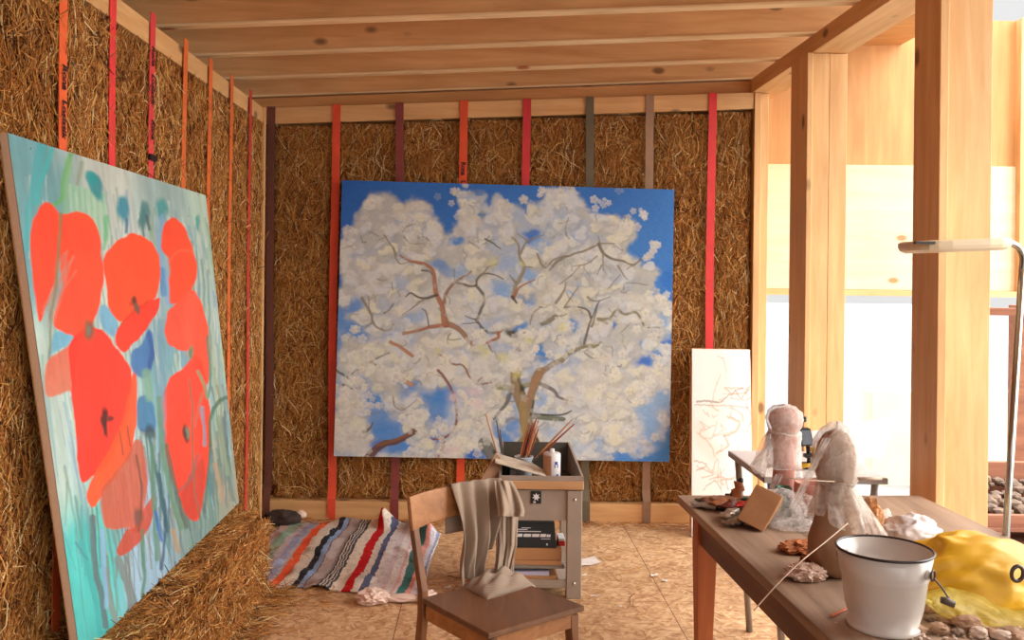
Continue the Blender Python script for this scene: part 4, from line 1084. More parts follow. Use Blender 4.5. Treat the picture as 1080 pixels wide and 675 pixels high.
# loose straw on the floor
rng = np.random.default_rng(77)
n = 1500
parts = []
for (x0, y0, w, l, k, lf) in ((-1.05, 2.6, .16, 1.95, 900, .02), (-1.02, 2.6, .34, 2.0, 260, .006), (-1.3, 4.5, .35, 1.2, 160, .006), (-1.0, 4.4, 2.7, 1.4, 160, .003), (-.5, 3.2, 1.9, 1.6, 90, .003), (-1.3, 5.66, 3.0, .13, 300, .01)):
    parts.append(strands((x0, y0, .0045), (w, 0, 0), (0, l, 0), (0, 0, 1), k, rng, .03, .16, .001, .002, lf, .08, keep=False))
V_, Q_, C_ = merge(parts)
V_[:, 2] = np.maximum(V_[:, 2], .002)
me = npmesh('loose_straw', V_, Q_, M['straw'], C_)
o = bpy.data.objects.new('loose_straw', me); COL.objects.link(o)
tag(o, 'loose straw scattered over the chipboard floor and along the bales', 'straw'); o['kind'] = 'stuff'

# ------------------------------------------------------------------ striped rug
stripes = [(-1.26, (176, 150, 146)), (-1.20, (132, 156, 136)), (-1.135, (176, 160, 160)), (-1.10, (142, 146, 172)), (-1.058, (170, 160, 164)), (-1.036, (232, 92, 54)), (-.985, (206, 190, 172)), (-.938, (196, 186, 172)), (-.918, (44, 44, 48)), (-.885, (128, 148, 178)), (-.857, (120, 84, 80)), (-.850, (168, 152, 146)), (-.795, (140, 122, 118)),
           (-.782, (52, 50, 54)), (-.774, (196, 184, 172)), (-.766, (60, 56, 60)), (-.758, (190, 180, 170)), (-.750, (64, 62, 66)), (-.742, (180, 170, 160)), (-.735, (70, 68, 72)), (-.722, (214, 200, 182)), (-.662, (188, 30, 34)), (-.614, (206, 194, 180)), (-.578, (84, 90, 118)), (-.548, (208, 200, 196)), (-.50, (200, 186, 190)), (-.468, (216, 208, 204)), (-.43, (214, 176, 176)),
           (-.415, (222, 212, 208)), (-.40, (70, 122, 120)), (-.357, (226, 160, 150)), (-.33, (206, 204, 214)), (-.305, (150, 162, 190)), (-.29, (206, 206, 210))]
nu, nv = 330, 240
xs = np.linspace(-1.26, -.285, nu); vv = np.linspace(0, 1, nv)
XR, VV = np.meshgrid(xs, vv)
rr = np.random.default_rng(5)
nz1 = vnoise(XR.shape, 30, rr, 3) - .5; nz2 = vnoise(XR.shape, 6, rr, 3) - .5
col = np.zeros(XR.shape + (3,))
edges = np.array([a for a, _ in stripes]); cols = np.array([lin(c) for _, c in stripes])
idx = np.clip(np.searchsorted(edges, XR + nz1 * .016 + nz2 * .012, side='right') - 1, 0, len(stripes) - 1)
col = cols[idx]
weave = (np.sin(VV * 60 * 2 * PI) * .05 + rr.normal(0, .10, XR.shape) + nz1 * .3)
col = col * 1.1 * (1 + weave)[..., None]
mot = (vnoise(XR.shape, 60, rr, 2) > .72)[..., None]
col = np.where(mot, col * .72 + lin((150, 110, 90)) * .2, col)
yback = 5.70 - .34 * sstep(-.52, -.29, XR) - .05 * sstep(-.60, -.66, XR) * 0
yfront = 4.50 + .03 * np.sin(XR * 5) - .05 * sstep(-.9, -.3, XR)
Yr = yfront + VV * (yback - yfront)
Xr = XR + VV * .06 + .01 * np.sin(VV * 7)
Zr = .006 + .008 * np.abs(vnoise(XR.shape, 9, rr, 3)) + .02 * sstep(.55, .8, vnoise(XR.shape, 6, rr, 2))
curl = sstep(.86, 1, VV) * np.exp(-((XR + .615) / .045) ** 2)
curl2 = sstep(.80, 1, VV) * sstep(-.52, -.44, XR) * (1 - .55 * sstep(-.36, -.29, XR))
curl3 = sstep(.93, 1, VV) * np.exp(-((XR + .90) / .05) ** 2)
Zr = Zr + curl * .12 + curl2 * .085 + curl3 * .03
Yr = Yr - curl * .10 + curl3 * .02
Xr = Xr - curl * .03
P = np.stack([Xr, Yr, Zr], -1)
i, j = np.meshgrid(np.arange(nv - 1), np.arange(nu - 1), indexing='ij')
Q = np.stack([i * nu + j, i * nu + j + 1, (i + 1) * nu + j + 1, (i + 1) * nu + j], -1).reshape(-1, 4)
M['rug'] = m_attr('woven rag rug', .95, .4, 200, .1)
me = npmesh('striped_rug', P.reshape(-1, 3) - np.array((-.75, 5.1, 0)), Q, M['rug'], np.clip(col, .01, .9).reshape(-1, 3), True)
o = bpy.data.objects.new('striped_rug', me); COL.objects.link(o); o.location = (-.75, 5.1, 0)
m = o.modifiers.new('solid', 'SOLIDIFY'); m.thickness = .006; m.offset = -1
tag(o, 'rumpled multicoloured striped rag rug lying on the floor by the back wall', 'rug')

M['paper'] = m_plain('white paper', L(226, 216, 208), .85, var=.04, scale=20)
M['tissue'] = m_plain('soiled tissue', L(226, 200, 184), .9, var=.08, scale=30)
M['darkrag'] = m_plain('dark rag', L(58, 44, 38), .95, var=.3, scale=12)
c = pz(393, 636, 0)
m = lump((c.x, c.y, .03), (.075, .06, .036), 3, .5, 1.6, 4, .003)
lump((c.x + .13, c.y + .02, .018), (.10, .03, .018), 5, .5, 1.6, 3, .003, m)
lump((c.x + .25, c.y + .03, .024), (.05, .045, .026), 6, .5, 1.8, 3, .003, m)
tag(m.build('crumpled_paper', M['tissue'], smooth=False), 'crumpled whitish paper on the floor at the front edge of the striped rug', 'paper')
c = pz(298, 552, 0)
tag(lump((c.x, c.y - .02, .035), (.11, .07, .05), 9, .5, 1.5, 4, .003).build('dark_rag', M['darkrag'], smooth=True), 'dark crumpled rag on the floor in the back left corner', 'rag')
c = pz(317, 548, 0)
tag(lump((c.x, c.y, .030), (.035, .03, .028), 12, .3, 1.5, 3, .014).build('pale_stone', M['tissue'], smooth=True), 'small pale lump at the back left corner of the rug', 'stone')
for i, (px, py, w, l, a, lab) in enumerate(((617, 593, .15, .11, .25, 'white sheet of paper lying on the floor right of the trolley'), (690, 607, .05, .02, .5, 'long white paper scrap on the floor near the table leg'),
                                            (701, 613, .025, .025, 1.2, 'small square white scrap on the floor beside the table'), (628, 629, .045, .012, .1, 'thin pale wood shaving on the floor right of the trolley foot'), (616, 607, .03, .012, .6, 'small pale shaving on the floor by the trolley leg'),
                                            (472, 620, .035, .016, .5, 'white scrap on the floor behind the chair back'), (676, 566, .02, .012, .9, 'tiny white chip on the floor close to the back wall'), (655, 640, .02, .01, 2, 'small pale chip on the floor between chair and table'))):
    c = pz(px, py, .003)
    ca, sa = math.cos(a), math.sin(a)
    m = MB().grid(lambda u, v: (c.x + ca * (u - .5) * w - sa * (v - .5) * l, c.y + sa * (u - .5) * w + ca * (v - .5) * l + (0 if i else (u - .5) * .03), .004 + .010 * (u - .5) ** 2 + .004 * math.sin(u * 5 + v * 3) ** 2), 8, 6)
    tag(m.build('paper_sheet' if i == 0 else 'paper_scrap', M['paper'], solid=.001), lab, 'paper')

# ------------------------------------------------------------------ chair
RX, FX = Vector((.788, .616, 0)), Vector((.616, -.788, 0)); UP = Vector((0, 0, 1))
CC = Vector((.076, 3.098, 0)); SZ = .445
def ch(a, b, zz):           # a along the width, b forwards
    return CC + RX * a + FX * b + UP * zz
chair = thing('wooden_chair', 'old brown wooden chair with a curved back rail and a grey shirt hung over it', 'chair', (CC.x, CC.y, 0))
def seat_pt(u, v):
    hw = .188 + .014 * v
    return ch((u * 2 - 1) * hw, -.19 + .38 * v, SZ - .008 * math.sin(PI * u) * math.sin(PI * min(1, v * 1.1)))
top = MB(); top.grid(seat_pt, 16, 16)
nverts = len(top.v)
top.build('seat', M['chair_seat'], chair, smooth=False, solid=.018, bevel=.003)
def beam(a0, b0, a1, b1, z0, z1, th):
    p, q = ch(a0, b0, (z0 + z1) / 2), ch(a1, b1, (z0 + z1) / 2)
    ax = (q - p).normalized()
    return MB().obox((p + q) / 2, ax, UP.cross(ax), UP, (q - p).length, th, z1 - z0)
for (a0, b0, a1, b1) in ((-.168, .165, .168, .165), (-.168, -.16, .168, -.16), (-.178, -.17, -.182, .165), (.178, -.17, .182, .165)):
    beam(a0, b0, a1, b1, SZ - .062, SZ - .012, .018).build('apron', M['chair_wood'], chair, bevel=.003)
def leg(pts, w0, w1):
    m = MB(); n = len(pts)
    vs = []
    for i, p in enumerate(pts):
        w = w0 + (w1 - w0) * i / (n - 1)
        for sa, sb in ((-1, -1), (1, -1), (1, 1), (-1, 1)):
            vs.append(Vector(p) + RX * sa * w * .42 + FX * sb * w * .5)
    fs = []
    for i in range(n - 1):
        for k in range(4):
            fs.append((i * 4 + k, i * 4 + (k + 1) % 4, (i + 1) * 4 + (k + 1) % 4, (i + 1) * 4 + k))
    fs += [(3, 2, 1, 0), tuple((n - 1) * 4 + k for k in range(4))]
    return m.add(vs, fs)
for s in (-1, 1):
    leg([ch(s * .172, .155, SZ - .018), ch(s * .175, .16, SZ - .10), ch(s * .178, .165, 0)], .042, .028).build('leg', M['chair_leg'], chair, bevel=.003)
    leg([ch(s * .185, -.235, 0), ch(s * .182, -.215, .22), ch(s * .178, -.198, SZ - .05), ch(s * .178, -.200, SZ + .03), ch(s * .18, -.222, .56), ch(s * .182, -.252, .68), ch(s * .184, -.268, .77)], .034, .026).build('leg', M['chair_leg'], chair, bevel=.003)
beam(-.176, -.2, -.176, .16, .17, .192, .016).build('stretcher', M['chair_leg'], chair, bevel=.002)
beam(.176, -.2, .176, .16, .17, .192, .016).build('stretcher', M['chair_leg'], chair, bevel=.002)
def rail_pt(u, zz):
    a = (u * 2 - 1) * .205
    return ch(a, -.232 - .03 * (1 - (u * 2 - 1) ** 2) - (zz - .68) * .22, zz)
m = MB()
def rp(u, v):
    zt = .788 - .006 * (2 * u - 1) ** 2; zb = .672 + .012 * math.sin(PI * u)
    return rail_pt(u, zb + (zt - zb) * v)
m.grid(rp, 20, 6)
m.build('back_rail', M['chair_wood'], chair, solid=.014, bevel=.003)

# shirt over the right half of the rail
M['shirt'] = None
ms, nt_, b_ = newmat('grey jersey')
mp = mapping(nt_, (1, 1, 1)); wv_ = nt_.nodes.new('ShaderNodeTexWave'); wv_.inputs['Scale'].default_value = 90; wv_.bands_direction = 'Z'; wv_.inputs['Distortion'].default_value = 1.5
nt_.links.new(mp.outputs[0], wv_.inputs['Vector'])
r_ = ramp(nt_, [(.2, L(150, 130, 112)), (.8, L(176, 156, 138))]); nt_.links.new(wv_.outputs[0], r_.inputs[0]); nt_.links.new(r_.outputs[0], b_.inputs['Base Color'])
b_.inputs['Roughness'].default_value = .95; b_.inputs['Specular IOR Level'].default_value = .1
M['shirt'] = ms
shirt = thing('shirt', 'grey beige shirt hanging over the back rail of the wooden chair', 'shirt', (CC.x + .05, CC.y + .2, .45))
def hang(u, v):
    """over the rail: v 0 = back hem, .18 = top of rail, 1 = front hem at seat height"""
    ur = .46 + .50 * u
    if v < .2:
        q = v / .2; zz = .62 + (.80 - .62) * q
        p = rail_pt(ur, zz) - FX * (.022 * (1 - q) + .012)
        return p + RX * (u - .5) * .02 * (1 - q)
    q = (v - .2) / .8
    zz = .80 - (.80 - (.455 + .11 * sstep(.45, .95, u) + .02 * math.sin(u * 9))) * q
    p = rail_pt(ur, max(zz, .62))
    fold = math.sin(u * 21 + q * 2.2 + .6 * math.sin(q * 4)) * (.006 + .016 * min(1, q * 1.6)) + .008 * math.sin(u * 47 + q * 5) * q
    p = Vector((p.x, p.y, zz)) + FX * (.020 + .020 * math.sin(PI * min(1, q * 1.2)) + fold + .02 * q)
    # gathers towards its left edge lower down
    p -= RX * (max(0, u - .1) * .09 * q ** 1.3)
    return p
m = MB(); m.grid(hang, 90, 60)
m.build('body_cloth', M['shirt'], shirt, smooth=True, solid=.003)
def pxgrid(rows, d_fn, nu, nv, fold):
    """cloth through rows of (left px, right px, y) laid at distance d_fn"""
    def fn(u, v):
        k = v * (len(rows) - 1); i = min(int(k), len(rows) - 2); f = k - i
        (a0, b0, y0), (a1, b1, y1) = rows[i], rows[i + 1]
        l = a0 + (a1 - a0) * f; r = b0 + (b1 - b0) * f; y = y0 + (y1 - y0) * f
        yy = y if not isinstance(y, tuple) else y
        px = l + (r - l) * u
        return pd(px, yy, d_fn(u, v) + fold(u, v))
    return MB().grid(fn, nu, nv)
dr = 3.33
m = pxgrid([(521, 540, 507), (522, 544, 514), (523, 548, 523), (524, 551, 531), (525, 553, 539), (525, 552, 545)], lambda u, v: dr - .03 - .05 * v + .06 * u, 30, 24, lambda u, v: .014 * math.sin(u * 9 + v * 3) + .006 * math.sin(u * 20))
m.build('sleeve', M['shirt'], shirt, smooth=True, solid=.003)
m = pxgrid([(522, 546, 525), (523, 546, 550), (524, 545, 575), (523, 541, 592), (521, 538, 606)], lambda u, v: dr + .01 - .06 * v + .05 * u, 30, 30, lambda u, v: .012 * math.sin(u * 14 + v * 2) + .005 * math.sin(u * 31))
m.build('hanging_fold', M['shirt'], shirt, smooth=True, solid=.003)
bc = ch(.10, -.135, SZ)
m = MB()
def heap(u, v):
    a, b = (u - .5) * .22, (v - .5) * .15
    e = max(0, 1 - (abs(u - .5) * 2) ** 2.4) * max(0, 1 - (abs(v - .5) * 2) ** 2.4)
    hgt = .050 * e ** .6 + .010 * math.sin(a * 70 + b * 90) * e + .010 * math.sin(b * 150 + 2) * e
    return bc + RX * a + FX * b + UP * max(.002, hgt + .002)
m.grid(heap, 40, 30)
m.build('gathered_cloth', M['shirt'], shirt, smooth=True, solid=.002)

# ------------------------------------------------------------------ trolley
M['grey_metal'] = m_plain('dull grey painted steel', L(160, 146, 132), .5, .1, .10, 7)
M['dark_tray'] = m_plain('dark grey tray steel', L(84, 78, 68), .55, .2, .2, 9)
M['front_bar'] = m_wood('trolley wooden bar', L(176, 130, 88), L(204, 160, 116), 'X', .5, knots=False)
M['bolt'] = m_plain('bolt steel', L(190, 184, 176), .3, .8)
M['black'] = m_plain('black card', L(22, 24, 22), .45)
M['white'] = m_plain('white print', L(224, 222, 224), .6, var=.03)
x0, x1, yf, yb_ = .098, .492, 4.43, 4.83
tr = thing('tool_trolley', 'low grey metal trolley with a paint tray on top behind the wooden chair', 'trolley', ((x0 + x1) / 2, 4.6, 0))
MB().box(x0 + .02, x1 - .06, yf + .012, yf + .026, .37, .517).build('body_panel', M['grey_metal'], tr, bevel=.002)
for lx in (x0, x1 - .072):
    for ly in (yf, yb_ - .05):
        t = .012
        MB().box(lx, lx + .072, ly, ly + .05, 0, .517).build('leg', M['grey_metal'], tr, bevel=.004)
for lx in (x0 + .036, x1 - .036):
    for zz in (.475, .075):
        MB().lathe([(.001, -.004), (.007, -.004), (.007, 0), (.004, .003), (.001, .004)], (0, 0, 0), 12).build('x', M['bolt'])
        o = bpy.context.scene.objects[-1] if False else COL.objects[-1]
        o.name = 'bolt'; o.data.transform(Matrix.Rotation(PI / 2, 4, 'X')); o.data.transform(Matrix.Translation(Vector((lx, yf - .002, zz)) - tr.location)); o.location = (0, 0, 0); o.parent = tr
MB().box(x0 + .01, x1 - .01, yf + .005, yb_ - .01, .058, .07).box(x0 + .07, x1 - .07, yf + .006, yf + .016, .05, .088).build('lower_shelf', M['grey_metal'], tr, bevel=.002)
MB().box(x0 - .004, x1 + .006, yf - .008, yf + .02, .522, .562).build('wooden_bar', M['front_bar'], tr, bevel=.004)
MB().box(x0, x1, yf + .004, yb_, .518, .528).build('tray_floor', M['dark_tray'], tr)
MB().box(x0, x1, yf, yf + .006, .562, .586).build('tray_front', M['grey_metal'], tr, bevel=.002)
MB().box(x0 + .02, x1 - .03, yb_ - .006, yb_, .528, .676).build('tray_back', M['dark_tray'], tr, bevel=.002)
for xa, xb_ in ((x0, x0 + .02), (x1, x1 - .03)):
    t = .005
    MB().hexa([(xa - t, yf, .52), (xa + t, yf, .52), (xb_ - t, yb_, .52), (xb_ + t, yb_, .52), (xa - t, yf, .586), (xa + t, yf, .586), (xb_ - t, yb_, .676), (xb_ + t, yb_, .676)]).build('tray_side', M['grey_metal'], tr)
bd = MB().box(.247, .296, yf + .006, yf + .0115, .452, .51).build('badge', M['black'], tr)
st = []
for k in range(14):
    w = 2 * PI * k / 14; r = .020 if k % 2 == 0 else .010
    st.append((.272 + r * math.sin(w), .0, .484 + r * math.cos(w)))
vs = [(x, yf + .005, zz) for x, _, zz in st] + [(x, yf + .0075, zz) for x, _, zz in st]
MB().add(vs, [tuple(range(14)), tuple(range(27, 13, -1))] + [(k, (k + 1) % 14, 14 + (k + 1) % 14, 14 + k) for k in range(14)]).box(.258, .270, yf + .005, yf + .0075, .456, .463).build('leaf_mark', M['white'], bd)
# flap board at the left of the tray
A = [pd(507, 506, 4.44), pd(527, 505, 4.46), pd(527.5, 482, 4.52), pd(522.5, 478, 4.52)]
M['board_brown'] = m_wood('brown board', L(126, 92, 68), L(160, 122, 92), 'Z', .7, knots=False)
m = MB(); B = [a + Vector((0, .012, 0)) for a in A]
m.add(A + B, [(0, 1, 2, 3), (7, 6, 5, 4), (0, 4, 5, 1), (1, 5, 6, 2), (2, 6, 7, 3), (3, 7, 4, 0)])
tag(m.build('small_board', M['board_brown'], bevel=.002), 'brown board leaning outside the left end of the trolley tray', 'board')
# palette
M['palette'] = m_plain('smeared palette', L(188, 172, 152), .6, var=.25, scale=22)
pq = [pd(522, 487, 4.455), pd(576, 502, 4.455), pd(574, 496, 4.56), pd(563, 489, 4.60), pd(523, 477.5, 4.60)]
m = MB(); q2 = [p - Vector((0, .002, .006)) for p in pq]
m.add(pq + q2, [(0, 1, 2, 3, 4), (9, 8, 7, 6, 5)] + [(k, 5 + k, 5 + (k + 1) % 5, (k + 1) % 5) for k in range(5)])
tag(m.build('palette', M['palette'], bevel=.002), 'pale paint-smeared palette lying slanted across the trolley tray', 'palette')
# jars and brushes
M['cup'] = m_plain('white plastic cup', L(206, 214, 224), .4, var=.05)
M['glass_dark'] = m_plain('dark jar', L(40, 42, 40), .25)
M['handle_red'] = m_plain('red brown brush handle', L(150, 72, 48), .35)
M['handle_tan'] = m_plain('tan brush handle', L(196, 140, 92), .35)
M['handle_dark'] = m_plain('dark brush handle', L(70, 56, 46), .35)
M['ferrule'] = m_plain('brush ferrule', L(150, 140, 120), .3, .8)
c1 = Vector((.222, 4.66, .529)); c2 = Vector((.128, 4.66, .529))
def jar(c, mat, name, label, r, h):
    tag(MB().lathe([(r * .8, 0), (r * .86, .004), (r, h - .006), (r * 1.05, h - .004), (r * 1.05, h), (r * .94, h), (r * .78, .01)], c, 28).build(name, mat, smooth=True, loc=c), label, 'jar')
jar(c1, M['cup'], 'brush_jar', 'pale bluish cup holding paintbrushes in the trolley tray', .046, .105)
jar(c2, M['glass_dark'], 'brush_jar', 'dark jar holding thin brushes at the left end of the trolley tray', .030, .10)
def brush(base, tip, mat, label, r=.0045):
    base, tip = Vector(base), Vector(tip)
    t = thing('paintbrush', label, 'paintbrush', base, 'brushes standing in the trolley jars')
    L_ = tip - base
    P = [base + L_ * q for q in (.34, .42, .6, .85, .98, 1.0)]
    MB().tube(P, [r * .8, r * 1.15, r * 1.25, r * .9, r * .75, r * .3], 8).build('handle', mat, t, smooth=True)
    MB().tube([base + L_ * .12, base + L_ * .33, base + L_ * .345], [r * 1.2, r * .95, r * .8], 8).build('ferrule', M['ferrule'], t, smooth=True)
    MB().tube([base, base + L_ * .05, base + L_ * .12], [r * .4, r * 1.2, r * 1.2], 8).build('bristles', M['handle_dark'], t, smooth=True)
hm = [M['handle_red'], M['handle_tan'], M['handle_dark']]
for (px, py, k) in ((512, 436, 1), (523.5, 443, 2), (527, 452, 2)):
    tp = pd(px, py, 4.72); b0 = c2 + Vector(((px - 520) * .0008, .0, .006))
    brush(b0, tp, hm[k], {512: 'tan paintbrush reaching furthest left out of the dark jar', 523.5: 'dark paintbrush leaning left, the taller of two in the dark jar', 527: 'dark paintbrush leaning left, the shorter of two in the dark jar'}[px], .0038)
rb = random.Random(4)
lab_mid = 'paintbrush in the upright bunch standing in the pale bluish cup'
for (px, py, k) in ((556, 450, 1), (559, 447, 0), (562, 445, 0), (564, 444, 1), (566, 441, 0), (568, 443, 0), (563, 449, 2), (568, 452, 0), (560, 452, 2), (567, 446, 1)):
    tp = pd(px, py, 4.64 + rb.uniform(-.05, .06)); b0 = c1 + Vector((-.03 + (px - 556) * .0016 + rb.uniform(-.01, .01), rb.uniform(-.02, .02), .012))
    brush(b0, tp, hm[k], lab_mid, .0042)
for (px, py, lb_) in ((604, 442, 'long paintbrush leaning right out of the pale cup, the upper of two'), (606, 447, 'long paintbrush leaning right out of the pale cup, the lower of two')):
    tp = pd(px, py, 4.60); b0 = c1 + Vector((-.022, (py - 444) * .004, .014))
    brush(b0, tp, hm[1 if py < 445 else 0], lb_, .0042)
# can
M['can_white'] = m_plain('white can print', L(214, 208, 206), .4, var=.04)
M['can_tan'] = m_plain('tan can print', L(178, 132, 98), .4)
M['blue'] = m_plain('blue print', L(40, 60, 140), .5)
cc = Vector((.352, 4.52, .529))
can = thing('paint_can', 'small white and tan medium can with blue marks in the trolley tray', 'can', cc)
MB().lathe([(.040, 0), (.042, .003), (.042, .145), (.040, .15), (.036, .152)], cc, 36).build('can_body', M['can_white'], can, smooth=True)
m = MB()
def band_(a0, a1, z0, z1, r=.0425):
    return lambda u, v: (cc.x + r * math.sin(a0 + (a1 - a0) * u), cc.y - r * math.cos(a0 + (a1 - a0) * u), cc.z + z0 + (z1 - z0) * v)
m.grid(band_(-1.6, -.15, .004, .142), 14, 2); m.build('tan_label', M['can_tan'], can, smooth=True)
m = MB(); m.grid(band_(.25, .62, .10, .115, .0428), 6, 1).grid(band_(.55, .7, .085, .102, .0428), 4, 1).grid(band_(.42, .8, .045, .054, .0428), 6, 1).grid(band_(.5, .7, .03, .045, .0428), 4, 1).grid(band_(.2, .32, .085, .1, .0428), 4, 1)
m.build('blue_lettering', M['blue'], can)
MB().lathe([(.012, .150), (.012, .168), (.010, .171), (.001, .172)], cc, 20).build('cap', M['can_white'], can, smooth=True)
# contents of the lower shelf
zz = .0705
def slab(name, label, cat, xa, xb_, y0, y1, z0, z1, mat, rot=0, bev=.002):
    m = MB(); cx_, cy_ = (xa + xb_) / 2, (y0 + y1) / 2
    m.obox((cx_, cy_, (z0 + z1) / 2), (math.cos(rot), math.sin(rot), 0), (-math.sin(rot), math.cos(rot), 0), UP, xb_ - xa, y1 - y0, z1 - z0)
    return tag(m.build(name, mat, bevel=bev), label, cat)
M['kraft'] = m_plain('kraft card', L(176, 128, 84), .8, var=.08)
M['kraft_dark'] = m_plain('brown card', L(142, 88, 56), .8, var=.1)
M['lilac'] = m_plain('lilac paper', L(186, 184, 206), .8, var=.04)
M['greycard'] = m_plain('grey card', L(128, 118, 108), .7, var=.06)
M['redcard'] = m_plain('red packet', L(196, 36, 34), .5, var=.06)
slab('sketch_portfolio', 'brown card portfolio at the bottom of the trolley shelf stack', 'portfolio', .14, .385, 4.455, 4.78, zz, zz + .014, M['kraft_dark'])
slab('sketch_pad', 'reddish brown sketch pad near the bottom of the trolley shelf stack', 'pad', .135, .37, 4.450, 4.76, zz + .015, zz + .032, M['kraft'], .03)
slab('paper_stack', 'lilac white sheets of paper stacked in the trolley shelf', 'paper', .14, .345, 4.452, 4.70, zz + .033, zz + .05, M['lilac'], -.06)
slab('card_folder', 'dark grey folder tilted at the right of the trolley shelf', 'folder', .30, .405, 4.50, 4.76, zz + .051, zz + .060, M['greycard'], .05)
slab('clipboard', 'grey clipboard sticking out of the trolley shelf stack', 'clipboard', .14, .41, 4.452, 4.74, zz + .066, zz + .082, M['greycard'], .02)
slab('card_folder', 'tan card folder with dark edge in the trolley shelf stack', 'folder', .14, .40, 4.455, 4.76, zz + .083, zz + .104, M['kraft'], -.02)
slab('flat_box', 'tan cardboard flat box under the black box in the trolley', 'box', .135, .395, 4.46, 4.80, zz + .105, zz + .160, M['kraft'], .02)
bx_ = thing('black_box', 'black box with white lettering under the trolley top', 'box', (.26, 4.5, zz + .161))
zb0 = zz + .161
MB().hexa([(.135, 4.47, zb0), (.375, 4.47, zb0), (.135, 4.72, zb0), (.375, 4.72, zb0), (.135, 4.49, zb0 + .118), (.365, 4.49, zb0 + .118), (.135, 4.72, zb0 + .118), (.365, 4.72, zb0 + .118)]).build('carton', M['black'], bx_, bevel=.002)
def fp(x, zq):
    q = zq / .118
    return Vector((x, 4.4685 + .02 * q, zb0 + zq))
m = MB()
for (a, b, z0, z1, sh) in ((.185, .208, .050, .064, .004), (.214, .250, .050, .064, .004), (.255, .290, .050, .064, .004), (.295, .322, .050, .064, .004), (.326, .345, .050, .062, .002), (.183, .235, .082, .086, 0), (.187, .30, .073, .077, 0), (.205, .25, .090, .093, 0), (.30, .345, .040, .043, 0),
                           (.146, .180, .050, .054, 0), (.150, .155, .054, .070, .002), (.172, .177, .054, .070, -.002), (.154, .166, .070, .075, .004), (.166, .174, .068, .074, -.003), (.160, .168, .058, .066, 0), (.325, .333, .012, .02, 0)):
    m.add([fp(a, z0), fp(b, z0), fp(b + sh, z1), fp(a + sh, z1)], [(0, 1, 2, 3)])
m.build('white_lettering', M['white'], bx_, solid=.0006)
rp_ = thing('paint_packet', 'red and white packet beside the black box in the trolley', 'packet', (.405, 4.55, zz + .161))
MB().box(.386, .418, 4.50, 4.60, zz + .161, zz + .185).build('red_base', M['redcard'], rp_, bevel=.002)
MB().box(.386, .418, 4.50, 4.60, zz + .1855, zz + .198).build('white_top', M['white'], rp_, bevel=.002)
# ------------------------------------------------------------------ work table
TZ = .75
EX, EY = Vector((.9991, .0428, 0)), Vector((-.0428, .9991, 0))
TO = Vector((.720, 3.38, 0))             # far left corner
def tp(a, b, zz):                         # a to the right, b towards the camera
    return TO + EX * a - EY * b + UP * zz
TW, TL_ = .90, 2.05
table = thing('work_table', 'long worn brown wooden work table covered with clay and paint things on the right', 'table', tp(TW / 2, TL_ / 2, 0))
MB().obox(tp(TW / 2, TL_ / 2, TZ - .014), EX, EY, UP, TW, TL_, .028).build('table_top', M['table_top'], table, bevel=.003)
def tb(a0, a1, b0, b1, z0, z1, mat, name):
    MB().obox(tp((a0 + a1) / 2, (b0 + b1) / 2, (z0 + z1) / 2), EX, EY, UP, a1 - a0, b1 - b0, z1 - z0).build(name, mat, table, bevel=.002)
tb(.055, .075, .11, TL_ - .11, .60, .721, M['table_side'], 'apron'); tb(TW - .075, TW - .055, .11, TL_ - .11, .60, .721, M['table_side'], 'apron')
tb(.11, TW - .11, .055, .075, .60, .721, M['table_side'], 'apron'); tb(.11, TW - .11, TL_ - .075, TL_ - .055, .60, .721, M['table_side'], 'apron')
for a in (.045, TW - .115):
    for b in (.045, TL_ - .115):
        m = MB(); vs = []
        for (w, zz, o_) in ((.07, .721, 0), (.07, .59, 0), (.042, 0, .012)):
            for (i_, j_) in ((0, 0), (1, 0), (1, 1), (0, 1)):
                vs.append(tp(a + o_ + i_ * w, b + o_ + j_ * w, zz))
        fs = [(0, 1, 2, 3), (11, 10, 9, 8)]
        for q in range(2):
            for k in range(4):
                fs.append((q * 4 + k, q * 4 + (k + 1) % 4, q * 4 + 4 + (k + 1) % 4, q * 4 + 4 + k))
        m.add(vs, fs).build('leg', M['table_leg'], table, bevel=.002)

# small modelling table behind
M['white_board'] = m_plain('white laminate board', L(214, 210, 208), .35, var=.04)
M['alu'] = m_plain('grey edge', L(150, 140, 132), .4, .2)
x0, x1, y0, y1 = 1.095, 1.56, 3.56, 4.08
fb = [pd(856, 456, 3.99), pd(893, 447.5, 3.99), pd(946, 440, 3.99)]
st_ = thing('side_table', 'small white-topped stand behind the work table under the wrapped sculptures', 'table', ((x0 + x1) / 2, (y0 + y1) / 2, 0))
MB().box(x0, x1, y0, y1, .766, .783).build('stand_top', M['white_board'], st_, bevel=.002)
MB().box(x0 - .004, x1 + .004, y0 - .004, y0 + .008, .758, .781).box(x0 - .004, x0 + .006, y0, y1, .758, .781).build('edge_strip', M['alu'], st_)
for a, b in ((x0 + .03, y0 + .03), (x1 - .03, y0 + .03), (x0 + .03, y1 - .03), (x1 - .03, y1 - .03)):
    MB().tube([(a + (.06 if a < 1.3 else -.06), b, 0), (a, b, .765)], .014, 10).build('leg', M['alu'], st_, smooth=True)

q0 = [Vector((1.40, 3.93, .785)), Vector((1.70, 3.93, .785)), Vector((fb[2].x, 3.99, fb[2].z)), Vector((fb[0].x, 3.99, fb[0].z))]
q1 = [p + Vector((0, .022, 0)) for p in q0]
M['foam'] = m_plain('white foam board', L(244, 242, 240), .7, var=.02)
tag(MB().add(q0 + q1, [(0, 1, 2, 3), (7, 6, 5, 4)] + [(k, 4 + k, 4 + (k + 1) % 4, (k + 1) % 4) for k in range(4)]).build('foam_board', M['foam'], bevel=.002),
    'white foam board standing on the small stand in front of the middle post', 'board')

